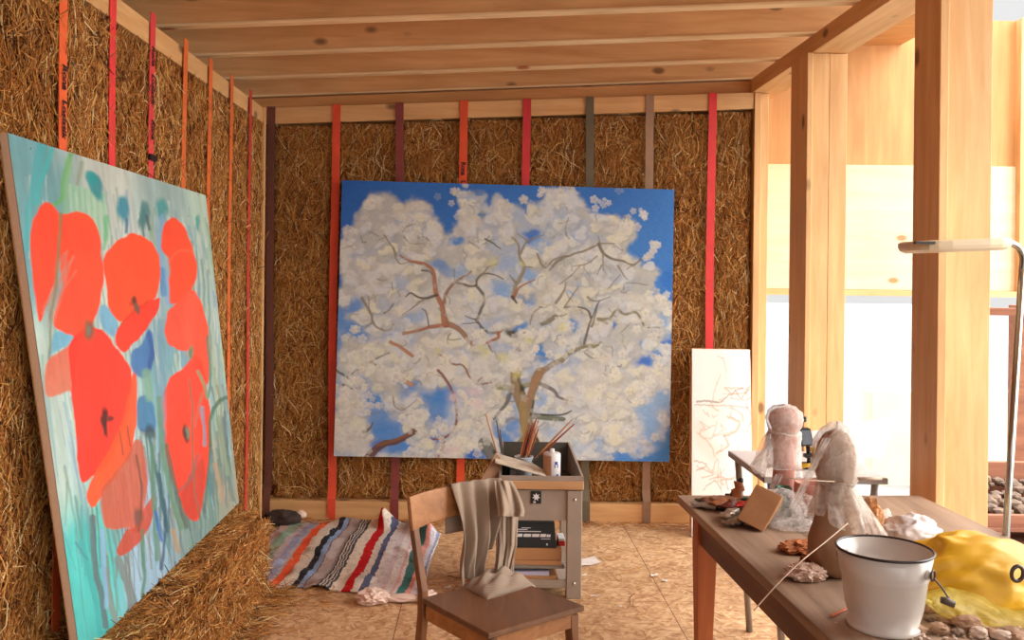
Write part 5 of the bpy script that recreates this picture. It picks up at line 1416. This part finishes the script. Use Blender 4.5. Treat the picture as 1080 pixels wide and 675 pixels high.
# ------------------------------------------------------------------ bucket
M['enamel'] = m_plain('white enamel', L(214, 205, 196), .18, var=.03, scale=5)
M['rim_black'] = m_plain('black enamel rim', L(46, 32, 34), .3)
M['wire'] = m_plain('bail wire', L(92, 82, 76), .4, .7)
M['grip_wood'] = m_plain('dark wooden grip', L(94, 78, 66), .5)
bc_ = Vector((.930, 2.13, TZ + .001))
bk = thing('enamel_bucket', 'white enamel bucket with a black rim standing on the front of the work table', 'bucket', bc_)
r0, r1, hb = .075, .1045, .178
MB().lathe([(r0 * .2, .008), (r0 * .92, .006), (r0 * .95, 0), (r0 * 1.06, 0), (r0 * 1.075, .004), (r0 * 1.06, .011), (r0 * .985, .014), (r0 + (r1 - r0) * .3, .05), (r0 + (r1 - r0) * .62, .118), (r0 + (r1 - r0) * .66 + .0015, .122), (r0 + (r1 - r0) * .66, .126),
            (r0 + (r1 - r0) * .71 + .0015, .131), (r0 + (r1 - r0) * .73, .136), (r1, hb), (r1 - .003, hb), (r0 + (r1 - r0) * .6 - .003, .11), (r0 - .003, .014), (.002, .012)], bc_, 56).build('bucket_body', M['enamel'], bk, smooth=True)
m = MB()
m.tube([bc_ + Vector((math.cos(w) * (r1 - .0005), math.sin(w) * (r1 - .0005), hb)) for w in np.linspace(0, 2 * PI, 65)], .0032, 8, cap=False)
m.build('rim', M['rim_black'], bk, smooth=True)
for sgn, wa in ((1, -.88), (-1, PI - .88)):
    d = Vector((math.cos(wa), math.sin(wa), 0)); s_ = UP.cross(d)
    e = bc_ + d * (r1 - .006) + UP * (hb - .034)
    m = MB()
    m.tube([e - d * .004, e + d * .006], [.013, .011], 16)
    m.tube([e + d * .006, e + d * .010], [.006, .006], 12)
    m.build('ear', M['enamel'], bk, smooth=True)
    ring = [e + d * .012 + s_ * (math.cos(w) * .009) + UP * (math.sin(w) * .011) for w in np.linspace(0, 2 * PI, 25)]
    MB().tube(ring, .0022, 8, cap=False).build('wire_loop', M['wire'], bk, smooth=True)
# the bail hangs down on the camera side
d1 = Vector((math.cos(-.88), math.sin(-.88), 0)); e1 = bc_ + d1 * (r1 + .008) + UP * (hb - .040); e2 = bc_ - d1 * (r1 + .008) + UP * (hb - .040)
pp_ = [e1, e1 + Vector((.012, -.004, -.014)), e1 + Vector((.022, -.010, -.030)), e1 + Vector((.030, -.016, -.046))]
MB().tube(catmull([tuple(p) for p in pp_], 6), .0022, 8).build('bail_wire', M['wire'], bk, smooth=True)
g = pp_[-1]
MB().tube([g + Vector((-.020, .004, .004)), g + Vector((-.010, .002, .002)), g + Vector((.006, -.004, -.004))], [.007, .0085, .0075], 14).build('bail_grip', M['grip_wood'], bk, smooth=True)

# ------------------------------------------------------------------ wrapped sculptures
M['film'] = m_film('milky polythene', (.93, .88, .82), .5)
M['film_clear'] = m_film('clear polythene', (.95, .93, .91), .34, .15)
M['film_yellow'] = m_film('pale yellow film', L(238, 216, 96), .72, .3, 14)
M['terracotta'] = m_plain('pink clay', L(186, 128, 112), .8, var=.12, scale=14)
M['clay_brown'] = m_plain('brown clay', L(156, 120, 92), .85, var=.18, scale=12, bmp=.3)
M['clay_grey'] = m_plain('grey clay', L(128, 104, 84), .8, var=.16, scale=16, bmp=.3)
def wrinkle(r, zc, w, seed, amp):
    return amp * (ridge(Vector((math.cos(w) * 1.6, math.sin(w) * 1.6, zc * 14 + seed)), 1.6) - .5)
# sculpture with the pink head
c = pz(826, 537, TZ); c.z = TZ + .001
s1 = thing('wrapped_sculpture', 'upright pink clay sculpture wrapped in plastic, the farther of two on the table', 'sculpture', c)
MB().lathe([(.002, 0), (.048, .002), (.050, .03), (.046, .09), (.042, .15), (.045, .20), (.050, .245), (.044, .27), (.05, .285), (.060, .305), (.055, .33), (.03, .345), (.002, .35)], c, 40,
           lambda r, zc, w: (r * .86 * (1 + .10 * fbm((math.cos(w), math.sin(w), zc * 8), 1.2, 3)), zc)).build('clay_figure', M['terracotta'], s1, smooth=True)
MB().lathe([(.055, .262), (.068, .285), (.074, .31), (.068, .335), (.045, .352), (.002, .358)], c, 56, lambda r, zc, w: (r * .84 + wrinkle(r, zc, w, 2, .012), zc + wrinkle(r, zc, w, 9, .010))).build('head_wrap', M['film'], s1, smooth=True)
MB().lathe([(.072, .145), (.075, .155), (.072, .17), (.071, .21), (.074, .245), (.066, .268)], c, 64, lambda r, zc, w: (r * .78 + wrinkle(r, zc, w, 5, .018), zc + wrinkle(r, zc, w, 7, .015))).build('body_wrap', M['film'], s1, smooth=True)
m = MB()
for (px0, px1, yy0, yy1, sd) in ((822, 806, 500, 537, 1), (842, 848, 497, 535, 2)):
    def fl(u, v, px0=px0, px1=px1, yy0=yy0, yy1=yy1, sd=sd):
        px = px0 + (px1 - px0) * v + (u - .5) * (9 + 3 * v)
        p = pd(px, yy0 + (yy1 - yy0) * v, c.y - .05 + .02 * math.sin(u * 9 + v * 4 + sd))
        p.z = max(p.z, TZ + .003); return p
    MB().grid(fl, 14, 16).build('hanging_film', M['film_clear'], s1, smooth=True)
def flare(u, v):
    a = PI + (-.5 + 1.0 * u)
    r = .055 + .062 * v ** .8 * (.75 + .35 * math.sin(u * 12 + 1))
    return c + Vector((math.cos(a) * r, math.sin(a) * r * .7 - .02,   .245 - .105 * v + .02 * math.sin(u * 17 + v * 4) - .02 * (u - .5)))
MB().grid(flare, 30, 16).build('torn_film', M['film'], s1, smooth=True)
MB().tube([c + Vector((math.cos(w) * .056, math.sin(w) * .056, .262 + .006 * math.sin(2 * w))) for w in np.linspace(0, 2 * PI, 33)], .003, 6, cap=False).build('tie_string', M['film'], s1, smooth=True)

# sculpture with the tied skirt
c = pz(880, 606, TZ); c.z = TZ + .001
s2 = thing('wrapped_sculpture', 'brown clay sculpture under milky plastic tied with a stick, behind the bucket', 'sculpture', c)
MB().lathe([(.002, 0), (.040, .002), (.055, .02), (.066, .06), (.068, .095), (.060, .14), (.048, .19), (.040, .23), (.045, .25), (.052, .28), (.055, .31), (.046, .35), (.028, .38), (.002, .392)], c, 48,
           lambda r, zc, w: (r * (1 + .14 * fbm((math.cos(w), math.sin(w), zc * 7), 1.1, 4)), zc)).build('clay_figure', M['clay_brown'], s2, smooth=True)
def hood(r, zc, w):
    return r + wrinkle(r, zc, w, 3, .016), zc + .01 * math.sin(w * 3)
MB().lathe([(.038, .245), (.055, .262), (.063, .285), (.066, .315), (.058, .35), (.040, .38), (.018, .398), (.001, .402)], c + Vector((.004, 0, 0)), 64, hood).build('head_wrap', M['film'], s2, smooth=True)
def skirt(u, v):
    w = 2 * PI * u
    r = .042 + .030 * v ** .9 + .012 * v * math.sin(w * 9 + 2 * math.sin(w * 2)) + wrinkle(0, v * .1, w, 8, .010)
    return c + Vector((math.cos(w) * r + .012 * v, math.sin(w) * r,   .252 - .105 * v + .02 * v * math.sin(w * 2 + 1)))
MB().grid(skirt, 110, 18).build('film_skirt', M['film'], s2, smooth=True)
MB().tube([c + Vector((math.cos(w) * .046, math.sin(w) * .046, .250 + .004 * math.sin(3 * w))) for w in np.linspace(0, 2 * PI, 33)], .0035, 6, cap=False).build('tie_string', M['film'], s2, smooth=True)
def tail(u, v):
    p = pd(866 - 30 * v + (u - .5) * (7 + 4 * v), 500 + 34 * v - 30 * (1 - v) * 0, c.y - .02 + .012 * math.sin(u * 8 + v * 5))
    return p
MB().grid(lambda u, v: pd(872 - 36 * v + (u - .5) * 9, 462 + 75 * v, c.y - .055 - .02 * v + .014 * math.sin(u * 6 + v * 3)), 10, 24).build('hanging_film', M['film'], s2, smooth=True)
MB().grid(lambda u, v: pd(897 + 30 * v + (u - .5) * (12 + 8 * v), 515 + 50 * v, c.y - .03 + .016 * math.sin(u * 8 + v * 3)), 10, 20).build('hanging_film', M['film'], s2, smooth=True)
M['stick'] = m_plain('pale stick', L(214, 190, 168), .7, var=.05)
MB().tube([pd(825, 503.5, c.y - .075), pd(850, 506.5, c.y - .075), pd(880, 508, c.y - .07)], .0015, 6).build('thin_stick', M['stick'], s2, smooth=True)
MB().tube([pd(905, 505, c.y - .06), pd(930, 504.5, c.y - .06)], .0045, 8).build('thick_stick', M['stick'], s2, smooth=True)
# bent splint reaching over the table edge
P0 = [pd(894, 552, c.y - .10), pd(870, 572, c.y - .16), pd(845, 592, 2.27), pd(820, 616, 2.22), pd(795, 644, 2.19)]
o = tag(MB().tube(catmull([tuple(p) for p in P0], 8), .0016, 8).build('wooden_splint', M['stick'], smooth=True), 'thin bent wooden splint leaning on the brown sculpture and poking over the table edge', 'stick')

# ------------------------------------------------------------------ small things on the table
# cardboard block in a clear bag
M['cardb'] = m_wood('brown cardboard block', L(156, 106, 66), L(184, 134, 90), 'Z', .8, knots=False, k=.6)
d = 2.93
a_, b_, c_2, d_2 = pd(798, 510, d + .04), pd(825, 529, d + .02), pd(805, 561, d - .04), pd(777, 547, d)
c_2.z = TZ + .004
b_ = a_ + (c_2 - d_2)
n_ = (b_ - a_).cross(d_2 - a_).normalized()
if n_.y < 0: n_ = -n_
box = thing('cardboard_block', 'brown cardboard block tipped on its corner in a clear plastic bag on the table', 'box', (c_2.x, c_2.y, TZ))
dep = n_ * .09
F4 = [d_2, c_2, b_, a_]; B4 = [p + dep for p in F4]
for p in B4: p.z = max(p.z, TZ + .003)
m = MB().add(F4 + B4, [(3, 2, 1, 0), (4, 5, 6, 7), (0, 1, 5, 4), (1, 2, 6, 5), (2, 3, 7, 6), (3, 0, 4, 7)])
m.build('block', M['cardb'], box, bevel=.003)
cen = sum(F4 + B4, Vector()) / 8
def bag(q):
    return q
m = lump(cen + Vector((.075, .045, -.005)), (.085, .07, .06), 21, .35, 1.6, 4, TZ + .002)
m.build('clear_bag', M['film_clear'], box, smooth=True)
# paint tubes and rags heap at the far left corner
M['t_olive'] = m_plain('olive tube', L(92, 88, 62), .45, var=.2, scale=30)
M['t_brown'] = m_plain('brown tube', L(168, 104, 62), .45, var=.25, scale=30)
M['t_red'] = m_plain('red tube', L(196, 40, 34), .4, var=.15, scale=30)
M['t_dark'] = m_plain('dark red tube', L(96, 36, 28), .4, var=.2, scale=30)
M['t_silver'] = m_plain('crushed tin tube', L(176, 164, 150), .3, .5, .2, 30)
M['t_green'] = m_plain('green tube', L(60, 100, 78), .4, var=.2, scale=30)
M['tubecap'] = m_plain('black tube cap', L(44, 40, 40), .4)
def tube_(px, py, ang, ln, mat, label, lift=0.0, up=0.0, r=.0165):
    p = pz(px, py, TZ + .012 + lift)
    d_ = Vector((math.cos(ang) * math.cos(up), math.sin(ang) * math.cos(up), math.sin(up)))
    s_ = UP.cross(d_).normalized() if abs(d_.z) < .95 else Vector((1, 0, 0)); n2 = d_.cross(s_)
    t = thing('paint_tube', label, 'paint tube', (p.x, p.y, TZ), 'paint tubes heaped on the far corner of the table')
    m = MB(); vs = []; NK = 9; NS = 14
    for i in range(NK):
        q = i / (NK - 1); wx = r * (1.25 - .2 * q); wz = r * (.12 + .85 * q ** .8) * .8
        cr = .006 * math.sin(i * 2.1 + px)
        for k in range(NS):
            w = 2 * PI * k / NS
            v = p + d_ * ((q - .5) * ln) + s_ * (math.cos(w) * wx + cr) + n2 * (math.sin(w) * wz + .003 * math.sin(i * 1.7 + py + k))
            v.z = max(v.z, TZ + .002); vs.append(v)
    fs = [(i * NS + k, i * NS + (k + 1) % NS, (i + 1) * NS + (k + 1) % NS, (i + 1) * NS + k) for i in range(NK - 1) for k in range(NS)] + [tuple(range(NS - 1, -1, -1)), tuple((NK - 1) * NS + k for k in range(NS))]
    m.add(vs, fs).build('tube_body', mat, t, smooth=True)
    e = p + d_ * (ln / 2)
    MB().tube([e, e + d_ * .004, e + d_ * .005, e + d_ * .018], [r * .5, r * .5, r * .62, r * .52], 12).build('tube_cap', M['tubecap'], t, smooth=True)
tube_(745, 527, .2, .075, M['t_olive'], 'olive grey paint tube nearest the far left table corner')
tube_(742, 533, -.5, .09, M['t_silver'], 'flattened silvery paint tube lying in front of the olive tube')
tube_(760, 530, .5, .08, M['t_brown'], 'brown paint tube in the middle of the tube heap', .014)
tube_(768, 533, 1.0, .07, M['t_dark'], 'dark red paint tube between the brown and the bright red tube', .012)
tube_(781, 532, .3, .08, M['t_red'], 'bright red paint tube next to the cardboard block', .010)
tube_(777, 521, .9, .085, M['t_brown'], 'brown paint tube sticking up steeply at the back of the heap', .03, .9)
tube_(781, 525, 2.6, .07, M['t_green'], 'green paint tube behind the bright red tube', .016)
tube_(767, 542, .9, .10, M['t_silver'], 'crumpled silvery paint tube below the brown tubes', .004, 0, .016)
tube_(772, 551, .4, .06, M['t_silver'], 'small silvery paint tube at the near end of the heap')
M['rag'] = m_plain('stained rag', L(170, 130, 104), .95, var=.3, scale=18)
p = pz(765, 537, TZ)
tag(lump((p.x, p.y + .03, TZ + .015), (.07, .05, .02), 31, .5, 1.8, 4, TZ + .002).build('paint_rag', M['rag'], smooth=True), 'paint-stained rag under the heap of paint tubes', 'rag')
# green jar
M['green_glaze'] = m_plain('green glazed jar', L(58, 104, 80), .15, var=.15, scale=20)
p = pz(826, 545, TZ); p.z = TZ + .001
tag(MB().lathe([(.02, 0), (.030, .004), (.034, .03), (.032, .055), (.022, .072), (.020, .080), (.027, .086), (.028, .098), (.024, .1), (.019, .092), (.02, .07), (.002, .06)], p, 36).build('green_jar', M['green_glaze'], smooth=True, loc=p), 'small dark green glazed jar between the cardboard block and the wrapped pink sculpture', 'jar')
# pink bowl
p = pd(858, 512, 3.05)
p.z = TZ + .001
tag(MB().lathe([(.02, 0), (.045, .003), (.058, .05), (.062, .10), (.060, .125), (.056, .125), (.054, .09), (.04, .012), (.002, .01)], p, 36).build('pink_pot', M['terracotta'], smooth=True, loc=p), 'pinkish clay pot half hidden between the two wrapped sculptures', 'pot')
# clamp work lamp on the small stand
M['lamp_grey'] = m_plain('grey lamp glass', L(120, 132, 144), .2)
M['yellow_pl'] = m_plain('yellow plastic', L(226, 176, 50), .35)
lc = pd(851, 470, 3.70)
lp = thing('work_lamp', 'small black work lamp with grey square face and yellow knob behind the wrapped sculptures', 'lamp', (lc.x, 3.74, .784))
def lq(px, py, dd=3.70): return pd(px, py, dd)
A = [lq(844, 452), lq(855, 452), lq(858.5, 470), lq(845.5, 471)]; B = [p_ + Vector((0, .035, 0)) for p_ in A]
MB().add(A + B, [(0, 1, 2, 3), (7, 6, 5, 4)] + [(k, 4 + k, 4 + (k + 1) % 4, (k + 1) % 4) for k in range(4)]).build('lamp_housing', M['black'], lp, bevel=.003)
cA = sum(A, Vector()) / 4
MB().add([cA + (p_ - cA) * .82 + Vector((0, -.002, 0)) for p_ in A] + [cA + (p_ - cA) * .82 + Vector((0, .004, 0)) for p_ in A], [(0, 1, 2, 3), (7, 6, 5, 4)] + [(k, 4 + k, 4 + (k + 1) % 4, (k + 1) % 4) for k in range(4)]).build('lamp_face', M['lamp_grey'], lp)
MB().lathe([(.0, -.01), (.013, -.01), (.013, .01), (.0, .01)], lq(847, 442, 3.72), 16).build('top_knob', M['black'], lp)
MB().tube([lq(852, 471, 3.72), lq(853, 482, 3.73), lq(853, 490, 3.74)], .008, 10).build('bracket', M['black'], lp)
MB().lathe([(.0, -.009), (.012, -.009), (.012, .009), (.0, .009)], lq(857.5, 474, 3.70), 14).build('yellow_knob', M['yellow_pl'], lp)
MB().obox(lq(854, 480, 3.72), (1, 0, .1), (0, 1, 0), UP, .045, .03, .014).build('clamp', M['black'], lp, bevel=.003)
bz = lq(850, 491, 3.70)
MB().tube([lq(843, 491.5, 3.70), lq(861, 491.5, 3.70)], .011, 12).build('yellow_bar', M['yellow_pl'], lp, smooth=True)
MB().box(lq(846, 491, 3.72).x, lq(860, 491, 3.72).x, 3.69, 3.78, .784, .798).build('lamp_foot', M['black'], lp, bevel=.003)
# plastic sheets and crumples
def crumple(px, py, rr, seed, mat, name, label, cat, amp=.5, f=1.6, lift=None, sub=4, sm=False):
    p = pz(px, py, TZ)
    o = lump((p.x, p.y, TZ + (lift if lift is not None else rr[2] * .7)), rr, seed, amp, f, sub, TZ + .002).build(name, mat, smooth=sm)
    return tag(o, label, cat)
crumple(853, 553, (.05, .04, .055), 41, M['film'], 'plastic_sheet', 'white crumpled plastic sheet left of the brown sculpture', 'plastic', .55, 1.9, .04, 5)
crumple(840, 558, (.07, .045, .018), 43, M['film_clear'], 'plastic_sheet', 'clear plastic film spread flat beside the cardboard block', 'plastic', .6, 2.0, .012, 5)
crumple(835, 541, (.026, .024, .026), 44, M['enamel'], 'white_lump', 'small white plaster lump with dark specks behind the plastic film', 'lump', .25, 1.6)
M['leaf_brown'] = m_plain('brown crumpled paper', L(176, 108, 62), .85, var=.25, scale=20)
M['leaf_dark'] = m_plain('dark brown crumpled paper', L(140, 78, 44), .85, var=.25, scale=20)
crumple(846, 583, (.062, .038, .022), 51, M['leaf_brown'], 'crumpled_paper', 'orange brown crumpled paper lying flat left of the brown sculpture', 'paper', .6, 2.0, .012, 5)
crumple(864, 602, (.05, .045, .026), 52, M['leaf_dark'], 'crumpled_paper', 'darker brown crumpled paper at the foot of the brown sculpture', 'paper', .6, 1.8, .014, 5)
crumple(849, 611, (.050, .035, .026), 53, M['tissue'], 'crumpled_paper', 'whitish crumpled tissue on the table left of the bucket', 'paper', .6, 1.8, .015, 5)
M['bundle'] = m_plain('greyish plastic bundle', L(206, 194, 190), .35, var=.12, scale=9)
crumple(960, 578, (.085, .06, .06), 61, M['bundle'], 'plastic_bundle', 'pale grey plastic-wrapped bundle on the table behind the bucket', 'bundle', .32, 1.7, .04, 5, True)
crumple(928, 572, (.045, .04, .06), 62, M['film'], 'plastic_bag', 'white plastic bag tip standing up behind the bucket', 'plastic', .6, 1.6, .04, 5)
M['dryleaf'] = m_plain('dry leaf', L(190, 140, 96), .8, var=.3, scale=25)
p = pd(918, 540, 2.75)
tag(lump((p.x, p.y, p.z - .03), (.035, .03, .062), 63, .7, 2.0, 4, TZ + .002).build('dried_flower', M['dryleaf']), 'small dried brown flower head behind the white plastic bag', 'flower')
# yellow bag
M['yellow'] = m_plain('yellow plastic', L(222, 170, 34), .45, var=.08, scale=5)
yb = pz(1040, 650, TZ)
def bagshape(q):
    q = q.copy()
    q.z *= 1.0 - .22 * max(0, q.x) / .2
    return q
ybag = thing('yellow_bag', 'crumpled yellow plastic bag on the right end of the work table', 'bag', (1.27, 2.33, TZ))
lump((1.275, 2.36, TZ + .02), (.215, .13, .128), 71, .24, 1.5, 5, TZ + .002, shape=bagshape).build('bag_body', M['yellow'], ybag, smooth=True)
def flap(u, v):
    top_ = [(976, 624), (1000, 619), (1030, 626), (1062, 640), (1095, 652)]
    bot = [(974, 634), (990, 648), (1020, 660), (1060, 668), (1095, 668)]
    k = u * 4; i = min(3, int(k)); f = k - i
    tx = top_[i][0] + (top_[i + 1][0] - top_[i][0]) * f; ty = top_[i][1] + (top_[i + 1][1] - top_[i][1]) * f
    bx2 = bot[i][0] + (bot[i + 1][0] - bot[i][0]) * f; by = bot[i][1] + (bot[i + 1][1] - bot[i][1]) * f
    px, py = tx + (bx2 - tx) * v, ty + (by - ty) * v
    dd = 2.235 - .11 * v - .03 * math.sin(v * PI) + .012 * (ridge(Vector((u * 5, v * 3, 2.2)), 1.2) - .5)
    p = pd(px, py, dd); p.z = max(p.z, TZ + .004)
    return p
MB().grid(flap, 50, 24).build('bag_flap', M['film_yellow'], ybag, smooth=True)
rg = pd(1073, 605, 2.16)
MB().tube([rg + Vector((math.cos(w) * .0135, -.002 * math.sin(w), math.sin(w) * .018)) for w in np.linspace(0, 2 * PI, 29)], .0045, 8, cap=False).build('wire_ring', M['wire'], ybag, smooth=True)
# clay lumps under the bag
rb = random.Random(9)
k = 0
pos = [(962, 655), (970, 668), (982, 655), (990, 668), (1000, 658), (1010, 670), (1020, 664), (1032, 672), (1044, 670), (1056, 674), (968, 643), (978, 646), (1072, 676), (1066, 671)]
lab = ['pale clay crumb lying right beside the bucket foot', 'whitish clay lump in front of the bag, next to the bucket', 'grey brown clay lump under the left tip of the yellow flap', 'small clay lump at the bottom picture edge, right of the bucket', 'tan clay lump under the yellow flap, third from the bucket',
       'greyish clay piece at the bottom edge below the yellow flap', 'long tan clay piece tucked under the yellow flap', 'small pale clay piece at the bottom edge in front of the flap', 'tan clay piece beneath the middle of the yellow flap', 'pale clay piece at the bottom edge under the right part of the flap',
       'dark clay lump wedged between bucket and yellow flap', 'brown clay lump behind the bucket grip', 'clay piece in the bottom right corner of the table', 'clay piece just left of the bottom right corner']
cm = [M['clay_brown'], M['clay_grey'], M['tissue'], m_plain('pale clay', L(204, 178, 158), .85, var=.15, scale=20, bmp=.3)]
for (px, py), lb_ in zip(pos, lab):
    p = pz(px, py, TZ); r_ = rb.uniform(.012, .020)
    if 'long' in lb_: r_ = .026
    mt = cm[3] if ('pale' in lb_ or 'white' in lb_) else (cm[1] if ('dark' in lb_ or 'grey' in lb_) else cm[0])
    tag(lump((p.x, p.y, TZ + r_ * .55), (r_ * rb.uniform(1, 1.5), r_, r_ * .7), 80 + k, .4, 1.4, 3, TZ + .001).build('clay_lump', mt, smooth=False), lb_, 'clay', 'clay lumps in front of the yellow bag'); k += 1
vs_ = []
m = MB()
for q in range(120):
    px, py = rb.uniform(948, 1075), rb.uniform(660, 684)
    p = pz(px, py, TZ); r_ = rb.uniform(.002, .006)
    lump((p.x, p.y, TZ + r_ * .5), (r_, r_, r_ * .7), q, .4, 1.2, 1, TZ + .0005, m)
for q in range(60):
    p = tp(rb.uniform(.05, .8), rb.uniform(.1, 1.4), TZ); r_ = rb.uniform(.0012, .003)
    lump((p.x, p.y, TZ + r_ * .5), (r_ * 1.4, r_, r_ * .6), q, .4, 1.2, 1, TZ + .0005, m)
o = tag(m.build('clay_crumbs', cm[3]), 'fine clay crumbs strewn over the work table', 'crumbs'); o['kind'] = 'stuff'
# orange pencil, dropped nail
M['pencil'] = m_plain('orange pencil', L(222, 112, 58), .4)
pa, pb = pz(874, 651, TZ + .004), pz(893, 642, TZ + .004)
pen = thing('pencil', 'short orange pencil on the table left of the bucket', 'pencil', (pa.x, pa.y, TZ))
MB().tube([pa + (pb - pa) * .15, pb], .0035, 6).build('pencil_shaft', M['pencil'], pen)
MB().tube([pa, pa + (pb - pa) * .15], [.0006, .0034], 6).build('pencil_tip', M['cardb'], pen)

# ------------------------------------------------------------------ floor lamp
M['chrome'] = m_plain('chrome tube', L(176, 172, 160), .18, .9, .04)
M['lamp_beige'] = m_plain('beige lamp head', L(222, 200, 166), .4, var=.03)
M['slot'] = m_plain('dark slot', L(50, 40, 34), .5)
dl = 2.9
base = pd(1060, 580, dl); top_ = pd(1078, 285, dl)
dirv = (base - top_).normalized(); foot = base + dirv * (base.z / -dirv.z)
fl_ = thing('floor_lamp', 'slim chrome floor lamp with a flat beige head in front of the big post', 'lamp', (foot.x, foot.y, 0))
pts = [foot + UP * .02, base, top_, pd(1079, 272, dl), pd(1075, 262, dl), pd(1067, 257, dl), pd(1056, 255.5, dl), pd(1044, 255.5, dl)]
MB().tube(catmull([tuple(p) for p in pts[2:]], 6).tolist(), .0105, 14).build('bent_tube', M['chrome'], fl_, smooth=True)
MB().tube([pts[0], pts[2]], .0105, 14).build('pole', M['chrome'], fl_, smooth=True)
MB().lathe([(.002, 0), (.15, 0), (.15, .012), (.13, .02), (.002, .022)], (foot.x, foot.y, 0), 48).build('foot_plate', M['chrome'], fl_, smooth=False)
hl, hr = pd(958, 258, dl), pd(1060, 257, dl)
hz = (hl.z + hr.z) / 2
hd = thing  # head: a long flat rounded tray, a little lower at its front edge
m = MB()
n = 22; prof = []
for i in range(n):
    w = 2 * PI * i / n
    prof.append((math.copysign(abs(math.cos(w)) ** .5, math.cos(w)), math.copysign(abs(math.sin(w)) ** .5, math.sin(w))))
vs = []
for zq, sc_ in ((-.024, .86), (-.016, .97), (-.006, 1.0), (.008, 1.0), (.013, .94)):
    for a, b in prof:
        vs.append(((hl.x + hr.x) / 2 + a * sc_ * (hr.x - hl.x) / 2, dl + .02 + b * sc_ * .11, hz + zq + (.006 * a)))
fs = [(q * n + k, q * n + (k + 1) % n, (q + 1) * n + (k + 1) % n, (q + 1) * n + k) for q in range(4) for k in range(n)] + [tuple(range(n - 1, -1, -1)), tuple(4 * n + k for k in range(n))]
head = m.add(vs, fs).build('lamp_head', M['lamp_beige'], fl_)
s0, s1_ = pd(965, 257.5, dl - .09), pd(986, 257.5, dl - .09)
MB().box(s0.x, s1_.x, dl - .094, dl - .08, hz - .004, hz + .004).build('switch_slot', M['slot'], head)

# ------------------------------------------------------------------ outside, right
M['oldwood'] = m_wood('weathered reddish wood', L(120, 70, 48), L(160, 106, 78), 'X', .8, knots=False)
M['rubble'] = m_plain('rubble', L(112, 92, 76), .9, var=.5, scale=14)
def pallet(y, z0, label):
    t = thing('wooden_pallet', label, 'pallet', (3.5, y, z0), 'pallets in the yard')
    for xa in (2.95, 3.45, 3.95):
        MB().box(xa, xa + .14, y, y + .7, z0 + .022, z0 + .10).build('block', M['oldwood'], t, bevel=.003)
    for j in range(3):
        MB().box(2.9, 4.15, y + j * .29, y + j * .29 + .12, z0, z0 + .020).build('bottom_board', M['oldwood'], t, bevel=.002)
    for j in range(5):
        MB().box(2.9, 4.15, y + j * .145, y + j * .145 + .12, z0 + .102, z0 + .124).build('top_board', M['oldwood'], t, bevel=.002)
    return t
pallet(5.4, -.149, 'wooden pallet at the bottom of the pile in the yard right of the big post')
pallet(5.4, -.024, 'wooden pallet on top of the pile, carrying the rubble trough')
tg = thing('timber_trough', 'reddish timber trough full of rubble on the pallets in the yard', 'trough', (3.5, 5.5, .10))
MB().box(2.92, 4.12, 5.42, 5.46, .101, .17).build('front_board', M['oldwood'], tg, bevel=.003)
MB().box(2.92, 4.12, 5.98, 6.02, .101, .37).build('back_board', M['oldwood'], tg, bevel=.003)
MB().box(2.92, 2.96, 5.465, 5.975, .101, .20).build('end_board', M['oldwood'], tg, bevel=.003)
MB().box(4.08, 4.12, 5.465, 5.975, .101, .20).build('end_board', M['oldwood'], tg, bevel=.003)
m = MB(); rb = random.Random(5)
for q in range(160):
    x, y = rb.uniform(3.0, 4.04), rb.uniform(5.5, 5.94); r_ = rb.uniform(.02, .05)
    lump((x, y, .12 + .25 * (y - 5.48) + rb.uniform(0, .05)), (r_, r_, r_ * .7), q, .4, 1.2, 1, None, m)
o = tag(m.build('rubble', M['rubble']), 'heap of grey brown rubble lying in the timber trough in the yard', 'rubble'); o['kind'] = 'stuff'
M['lowwall'] = m_plain('pale plaster', L(214, 214, 188), .9, var=.05)
struct(MB().box(3.2, 9, 7.6, 7.8, -.2, .62).build('trim_1', M['lowwall'], bevel=.01))
fe = thing('yard_fence', 'dark wooden rail fence in the yard right of the big post', 'fence', (4.0, 6.7, -.15))
MB().box(3.3, 5.2, 6.70, 6.74, 1.285, 1.34).build('rail', M['oldwood'], fe, bevel=.003)
for x in (3.88, 5.0):
    MB().box(x, x + .10, 6.745, 6.84, -.149, 1.36).build('fence_post', M['oldwood'], fe, bevel=.004)
